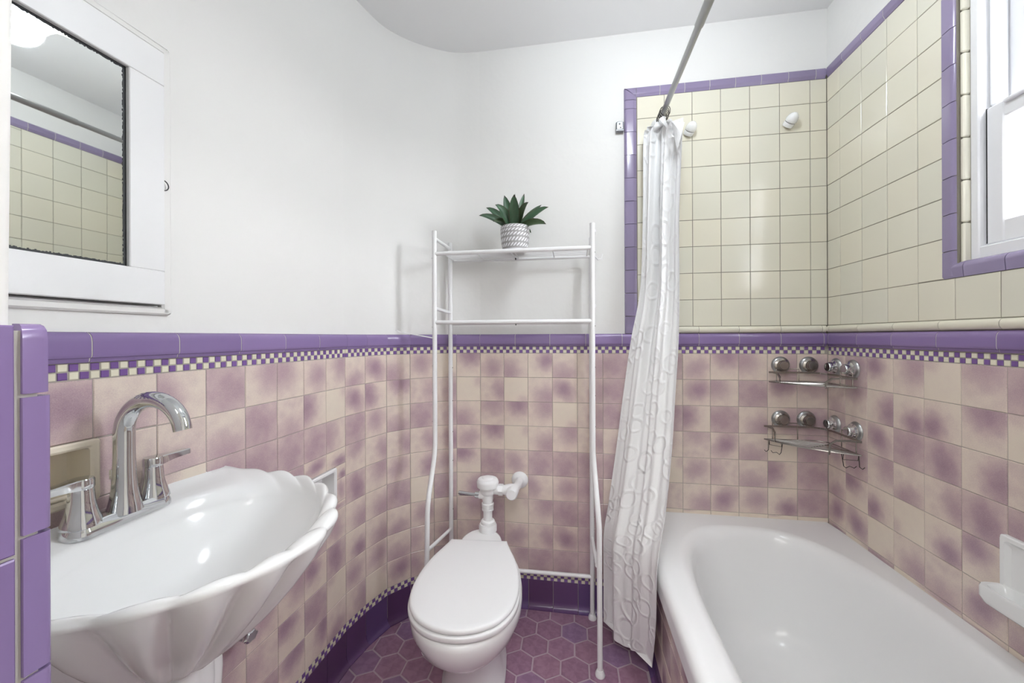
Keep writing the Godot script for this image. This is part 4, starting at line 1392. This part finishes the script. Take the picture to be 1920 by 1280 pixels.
# ------------------------------------------------------------------ shower rod, rings, curtain, hooks, bracket
func shower() -> void:
	var t := thing("shower_rod", "grey metal shower curtain rod above the tub rim", "rod", Vector3(-0.648, 2.12, 0.745))
	var g := G.new()
	g.tube([Vector3(0, 0, -0.743), Vector3(0, 0, -0.18)], 0.0105, 20)
	g.tube([Vector3(0, 0, -0.20), Vector3(0, 0, 0.743)], 0.0127, 20)
	obj("tube", g.mesh(40.0), M.rod, t)
	for s in [-1.0, 1.0]:
		g = G.new()
		g.lathe([Vector2(0.028, 0.0), Vector2(0.028, 0.006), Vector2(0.016, 0.022), Vector2(0.0, 0.022)], 24, Transform3D(Basis(Vector3.RIGHT, PI / 2 * -s), Vector3(0, 0, 0.7445 * s)))
		obj("end_flange", g.mesh(40.0), M.paint, t)
	for i in 8:
		var z := 0.050 + 0.0115 * i
		var rg := thing("curtain_ring", "dark wire curtain ring bunched on the shower rod", "curtain ring", Vector3(-0.648, 2.12, z), "curtain rings bunched at the rod end")
		rg.rotation = Vector3(rng.randf_range(-0.35, 0.35), rng.randf_range(-0.5, 0.5), 0)
		g = G.new()
		var ring := []
		for k in 20:
			var a := TAU * k / 20
			ring.append(Vector3(0.019 * cos(a), 0.025 * sin(a) - 0.012, 0.003 * sin(2 * a)))
		g.tube(ring, 0.0014, 6, true)
		obj("wire_loop", g.mesh(40.0), M.darkmetal, rg)
	# curtain
	var Lp := [Vector3(-0.701, 2.073, 0.06), Vector3(-0.715, 2.041, 0.05), Vector3(-0.720, 1.733, 0.05), Vector3(-0.733, 1.420, 0.055), Vector3(-0.773, 1.197, 0.06), Vector3(-0.805, 0.974, 0.065), Vector3(-0.835, 0.752, 0.075), Vector3(-0.867, 0.532, 0.085), Vector3(-0.888, 0.402, 0.095), Vector3(-0.891, 0.264, 0.105), Vector3(-0.894, 0.060, 0.127)]
	var Rp := [Vector3(-0.578, 2.055, 0.13), Vector3(-0.582, 1.990, 0.13), Vector3(-0.596, 1.698, 0.14), Vector3(-0.602, 1.404, 0.16), Vector3(-0.617, 1.199, 0.20), Vector3(-0.642, 1.005, 0.25), Vector3(-0.669, 0.826, 0.31), Vector3(-0.712, 0.640, 0.40), Vector3(-0.757, 0.515, 0.485), Vector3(-0.757, 0.306, 0.455), Vector3(-0.748, 0.075, 0.345)]
	var c := thing("shower_curtain", "white puckered fabric shower curtain gathered to one side", "curtain", Vector3(-0.72, 2.06, 0.1))
	var NY := 90; var NX := 110
	var front := []; var back := []
	for i in NY + 1:
		var f := float(i) / NY * (Lp.size() - 1)
		var a := curve_at(Lp, f); var b := curve_at(Rp, f)
		var v := float(i) / NY
		var ra := PackedVector3Array(); var rb := PackedVector3Array()
		var d := (b - a); d.y = 0
		var nrm := Vector3(-d.z, 0, d.x).normalized()
		if nrm.z < 0: nrm = -nrm
		for j in NX + 1:
			var s := float(j) / NX
			var ph := 3.1 * s + 0.35 * sin(2.2 * s + 0.8) + 0.22 * sin(2.4 * v + 1.0 + 2.0 * s)
			var fold := sin(TAU * ph) * lerpf(0.022, 0.011, smoothstep(0.0, 0.8, v))
			fold += sin(TAU * (7.5 * s + 0.5 * v + 0.3 * sin(5.0 * v)) + 2.0) * lerpf(0.008, 0.002, v) + sin(TAU * (1.3 * s - 0.4 * v) + 0.6) * 0.014 * v
			fold *= sin(PI * clampf(s, 0.02, 0.98)) * 0.6 + 0.4
			var p := a.lerp(b, s) + nrm * fold
			if i == 0: p.y += 0.02 * sin(TAU * (3.2 * s + 0.1))
			p.y += (0.045 * exp(-pow((s - 0.42) / 0.16, 2.0)) * exp(-v * 60.0))
			p.y += 0.012 * sin(TAU * (1.5 * s)) * smoothstep(0.9, 1.0, v)
			ra.append(p - c.position); rb.append(p - c.position - nrm * 0.0012)
		front.append(ra); back.append(rb)
	g = G.new()
	var loops := []
	for i in NY + 1:
		var ring: PackedVector3Array = front[i].duplicate()
		var rv: PackedVector3Array = back[i].duplicate()
		rv.reverse()
		ring.append_array(rv)
		loops.append(ring)
	g.rows(loops, true, true, true)
	obj("cloth", g.mesh(70.0), M.curtain, c)
	g = G.new()       # folded-over header corners hanging at the rings
	g.rows(corner_flap(Vector3(-0.646, 2.096, 0.125) - c.position, Vector3(-0.672, 2.075, 0.14) - c.position, Vector3(-0.622, 1.985, 0.168) - c.position, Vector3(-0.640, 1.985, 0.160) - c.position), true, true, true)
	g.rows(corner_flap(Vector3(-0.622, 2.082, 0.12) - c.position, Vector3(-0.645, 2.07, 0.13) - c.position, Vector3(-0.582, 2.045, 0.155) - c.position, Vector3(-0.612, 1.93, 0.165) - c.position), true, true, true)
	obj("header_flap", g.mesh(60.0), M.curtain, c)
	# bracket left over on the wall, beside the border
	var br := thing("wall_bracket", "small chrome rod bracket on plaster beside the lavender border", "bracket", Vector3(-0.806, 2.127, -0.006))
	g = G.new()
	g.box(Vector3(0, 0.003, 0.008), Vector3(0.032, 0.042, 0.016), 0.004)
	obj("plate", g.mesh(25.0), M.bracket, br)
	g = G.new()
	g.tube([Vector3(-0.016, -0.016, 0.010), Vector3(0.016, -0.016, 0.010)], 0.008, 16)
	obj("lower_lip", g.mesh(35.0), M.bracket, br)
	for q in [Vector3(-0.001, 0.011, 0.0158), Vector3(0.003, -0.005, 0.0158)]:
		g = G.new()
		g.lathe([Vector2(0.0038, 0.0), Vector2(0.0030, 0.0010), Vector2(0.0, 0.0010)], 12, Transform3D(Basis(Vector3.RIGHT, PI / 2), q))
		obj("screw", g.mesh(40.0), M.darkmetal, br)
	# porcelain hooks
	for k in 2:
		var h := thing("robe_hook", ["white porcelain wall hook beside the top of the shower curtain", "white porcelain wall hook near the tiled corner above the tub"][k], "hook", Vector3([-0.528, -0.147][k], 2.072, 0.0), "porcelain hooks on the shower tile")
		var tilt := Transform3D(Basis(Vector3.BACK, -0.42) * Basis(Vector3.RIGHT, 0.85), Vector3(0.0, -0.002, 0.0))
		g = G.new()
		g.lathe([Vector2(0.0, -0.004), Vector2(0.019, -0.003), Vector2(0.0205, 0.004), Vector2(0.0205, 0.010), Vector2(0.0185, 0.013), Vector2(0.0, 0.014)], 28, tilt * Transform3D(Basis(), Vector3(0, 0.006, 0)))
		obj("collar", g.mesh(40.0), M.porcelain, h)
		g = G.new()
		g.lathe([Vector2(0.019, 0.0145), Vector2(0.0215, 0.018), Vector2(0.0215, 0.026), Vector2(0.019, 0.036), Vector2(0.014, 0.044), Vector2(0.007, 0.049), Vector2(0.0, 0.0505)], 28, tilt * Transform3D(Basis(), Vector3(0, 0.006, 0)))
		obj("knob", g.mesh(40.0), M.porcelain, h)
		g = G.new()
		g.lathe([Vector2(0.0188, 0.013), Vector2(0.0192, 0.0145), Vector2(0.0188, 0.016)], 28, tilt * Transform3D(Basis(), Vector3(0, 0.006, 0)))
		obj("dark_ring", g.mesh(40.0), M.black, h)

func corner_flap(a: Vector3, b: Vector3, c: Vector3, d: Vector3) -> Array:
	var R := []
	for i in 9:
		var s := i / 8.0
		var l := a.lerp(d, s); var r := b.lerp(c, s)
		var mid := (l + r) * 0.5 + Vector3(0, 0, 0.010 * sin(PI * s) + 0.004)
		R.append(PackedVector3Array([l, l.lerp(mid, 0.6), mid, r.lerp(mid, 0.6), r, r + Vector3(0, 0, -0.0015), mid + Vector3(0, 0, -0.0015), l + Vector3(0, 0, -0.0015)]))
	return R

func curve_at(P: Array, f: float) -> Vector3:
	var i := clampi(int(f), 0, P.size() - 2)
	return P[i].cubic_interpolate(P[i + 1], P[maxi(i - 1, 0)], P[mini(i + 2, P.size() - 1)], f - i)

# ------------------------------------------------------------------ corner caddies
func caddy(label: String, yr: float, yb: float, xe: float, ze: float, cups: Array, hooks: bool) -> void:
	var t := thing("corner_caddy", label, "caddy", Vector3(0, yb, 0), "wire corner caddies in the shower")
	var h := yr - yb
	var off := 0.022
	# flat top rail: along the back wall, across the corner, along the right wall
	var line := [Vector3(xe, h, off), Vector3(-0.075, h, off), Vector3(-0.045, h - 0.002, off + 0.006), Vector3(-off - 0.006, h - 0.004, 0.045), Vector3(-off, h - 0.004, 0.075), Vector3(-off, h - 0.006, ze)]
	var g := G.new()
	strip(g, line, 0.007, 0.0016)
	obj("top_rail", g.mesh(30.0), M.steel, t)
	var low := []
	for q in line: low.append(Vector3(q.x, 0, q.z))
	g = G.new()
	g.tube(low, 0.0022, 8)
	var e0: Vector3 = low[0]; var e1: Vector3 = low[-1]
	var arc := []
	for k in 13:
		var s := k / 12.0
		var p := e0.lerp(e1, s)
		arc.append(p + Vector3(-0.707, 0, 0.707) * 0.030 * sin(PI * s))
	g.tube(arc, 0.0026, 8)
	obj("base_frame", g.mesh(40.0), M.steel, t)
	g = G.new()
	for k in range(1, 9):
		var s := k / 9.0
		var row := []
		for m in 9:
			var u := m / 8.0
			var p := e0.lerp(e1, u) + Vector3(-0.707, 0, 0.707) * 0.030 * sin(PI * u)
			var inner: Vector3
			var L := u * 2.0
			inner = e0.lerp(Vector3(-0.06, 0, off), L) if L < 1.0 else Vector3(-off, 0, 0.06).lerp(e1, L - 1.0)
			row.append(p.lerp(inner, s * 0.96))
		g.tube(row, 0.0013, 6)
	for u in [0.22, 0.5, 0.78]:
		var p := e0.lerp(e1, u) + Vector3(-0.707, 0, 0.707) * 0.030 * sin(PI * u)
		var inner: Vector3 = e0.lerp(Vector3(-0.06, 0, off), u * 2.0) if u < 0.5 else Vector3(-off, 0, 0.06).lerp(e1, u * 2.0 - 1.0)
		g.tube([p + Vector3(0, -0.002, 0), inner + Vector3(0, -0.002, 0)], 0.0018, 6)
	obj("wire_floor", g.mesh(40.0), M.steel, t)
	for end in 2:
		g = G.new()
		var E: Vector3 = line[0] if end == 0 else line[-1]
		var inw := (Vector3(0.020, 0, 0.040) if end == 0 else Vector3(-0.085, 0, -0.022))
		var pth := [E, E + inw * 0.35 + Vector3(0, 0.001, 0), E + inw * 0.8 + Vector3(0, -0.002, 0), E + inw + Vector3(0, -0.016, 0), E + inw * 1.02 + Vector3(0, -h + 0.0, 0)]
		strip(g, pth, 0.007, 0.0016)
		obj("end_arm", g.mesh(30.0), M.steel, t)
		g = G.new()
		for u in [0.18, 0.72]:
			var a: Vector3 = line[0].lerp(line[1], u) if end == 0 else line[5].lerp(line[4], u)
			g.tube([Vector3(a.x, 0.0, a.z), Vector3(a.x, a.y, a.z), Vector3(a.x, h + 0.014, a.z)], 0.0017, 6)
		var a0: Vector3 = line[0].lerp(line[1], 0.18) if end == 0 else line[5].lerp(line[4], 0.18)
		var b0: Vector3 = line[0].lerp(line[1], 0.72) if end == 0 else line[5].lerp(line[4], 0.72)
		g.tube([Vector3(a0.x, h + 0.014, a0.z), Vector3(b0.x, h + 0.014, b0.z)], 0.0017, 6)
		obj("cup_wire", g.mesh(40.0), M.steel, t)
	for q in cups:
		var F: Transform3D = FB if q[0] == 0 else FR
		var rotx := Transform3D(F.basis * Basis(Vector3.RIGHT, PI / 2), F * Vector3(q[1], q[2] - yb, 0))
		g = G.new()
		g.lathe([Vector2(0.035, 0.0006), Vector2(0.034, 0.004), Vector2(0.029, 0.009), Vector2(0.026, 0.010)], 32, rotx)
		var cu := obj("suction_cup", g.mesh(40.0), M.rod, t)
		g = G.new()
		g.lathe([Vector2(0.027, 0.006), Vector2(0.027, 0.013), Vector2(0.020, 0.017), Vector2(0.0185, 0.030), Vector2(0.016, 0.033), Vector2(0.0, 0.033)], 32, rotx)
		obj("knob", g.mesh(35.0), M.chrome if q[0] == 1 else M.steel, cu)
	if hooks:
		for end in 2:
			var F2 := Transform3D(Basis(Vector3(1, 0, 0.35).normalized(), UP, Vector3(-0.35, 0, 1).normalized()), low[0] + Vector3(0.012, -0.001, 0.012)) if end == 0 else Transform3D(Basis(Vector3(-0.9, 0, -0.55).normalized(), UP, Vector3(0.55, 0, -0.9).normalized()), low[-1] + Vector3(-0.006, -0.001, -0.004))
			g = G.new()
			for pth in [[Vector3(0, 0, 0), Vector3(0.002, -0.018, 0), Vector3(0.042, -0.022, 0), Vector3(0.040, 0.0, 0)], [Vector3(0, 0, 0), Vector3(-0.002, -0.040, 0), Vector3(-0.010, -0.047, 0.004), Vector3(-0.016, -0.040, 0.006)], [Vector3(0.046, 0, 0), Vector3(0.040, -0.045, 0), Vector3(0.034, -0.052, 0.006), Vector3(0.024, -0.044, 0.008), Vector3(0.012, -0.048, 0.006), Vector3(0.006, -0.040, 0.004)]]:
				var w := []
				for v in pth: w.append(F2 * v)
				g.tube(w, 0.0013, 6)
			obj("wire_hook", g.mesh(40.0), M.darkmetal, t)

func strip(g: G, line: Array, hh: float, th: float) -> void:   # flat band standing upright
	var R := []
	for i in line.size():
		var d: Vector3 = (line[mini(i + 1, line.size() - 1)] - line[maxi(i - 1, 0)]).normalized()
		var side := d.cross(UP)
		side = side.normalized() if side.length() > 0.1 else Vector3(0.7, 0, 0.7)
		var up2 := side.cross(d).normalized()
		R.append(PackedVector3Array([line[i] + side * th - up2 * hh * 0.5, line[i] + side * th + up2 * hh * 0.5, line[i] - side * th + up2 * hh * 0.5, line[i] - side * th - up2 * hh * 0.5]))
	g.rows(R, true, true, true)

# ------------------------------------------------------------------ lamps and added hall fill panels
func ceiling_light(at: Vector3) -> void:
	var t := thing("ceiling_light", "round ribbed white glass ceiling light, seen in the cabinet mirror", "ceiling light", at)
	var g := G.new()
	g.lathe([Vector2(0.07, 0.0), Vector2(0.075, -0.012), Vector2(0.05, -0.03), Vector2(0.02, -0.034)], 36)
	obj("canopy", g.mesh(40.0), M.chrome, t)
	g = G.new()
	var R := []
	for q in [[0.030, -0.034, 0.0], [0.08, -0.040, 0.01], [0.125, -0.055, 0.03], [0.150, -0.080, 0.05], [0.158, -0.100, 0.07], [0.154, -0.101, 0.07], [0.146, -0.081, 0.05], [0.120, -0.059, 0.03], [0.075, -0.045, 0.01], [0.028, -0.038, 0.0]]:
		var ring := PackedVector3Array()
		for k in 120:
			var a := TAU * k / 120
			var r: float = q[0] * (1.0 + q[2] * 0.6 * cos(8 * a) + q[2] * 0.12 * cos(40 * a))
			ring.append(Vector3(r * cos(a), q[1] - 0.10 * q[2] * cos(8 * a), r * sin(a)))
		R.append(ring)
	R.append(R[0])
	g.rows(R, true)
	obj("glass_shade", g.mesh(40.0), M.shade, t)
	g = G.new()
	g.lathe([Vector2(0.0, -0.105), Vector2(0.016, -0.102), Vector2(0.028, -0.088), Vector2(0.028, -0.074), Vector2(0.016, -0.056), Vector2(0.013, -0.040)], 24)
	var b := mat(rgb(255, 255, 255), 0.4)
	b.emission_enabled = true; b.emission = Color(1.0, 0.96, 0.90); b.emission_energy_multiplier = 2.0
	obj("bulb", g.mesh(40.0), b, t)
	var l := OmniLight3D.new()
	l.name = "bulb_light"
	t.add_child(l)
	l.position = Vector3(0, -0.17, 0)
	l.light_color = Color(0.93, 0.965, 1.0)
	l.light_energy = LAMP
	l.light_size = 0.07
	l.omni_range = 8.0
	l.omni_attenuation = 2.0
	l.shadow_enabled = true

func hall_fill_light(at: Vector3, label: String, power: float) -> void:  # added unseen fill panel, brightens the room through the doorway
	var t := thing("hall_fill_light", label, "ceiling light", at, "added hallway fill panels")
	var g := G.new()
	g.box(Vector3.ZERO, Vector3(0.9, 0.04, 0.9), 0.006)
	obj("frame", g.mesh(30.0), M.paint, t)
	g = G.new()
	g.box(Vector3(0, -0.021, 0), Vector3(0.84, 0.004, 0.84))
	var m := mat(Color.WHITE, 0.5)
	m.emission_enabled = true; m.emission = Color(0.95, 0.98, 1.0); m.emission_energy_multiplier = 1.0
	obj("diffuser", g.mesh(0.0), m, t)
	var l := AreaLight3D.new()
	l.name = "fill_light"
	t.add_child(l)
	l.position = Vector3(0, -0.03, 0)
	l.rotation.x = -PI / 2
	l.area_size = Vector2(0.84, 0.84)
	l.light_color = Color(1.0, 0.995, 0.985)
	l.light_energy = HALL * power
	l.area_range = 8.0
	l.shadow_enabled = true
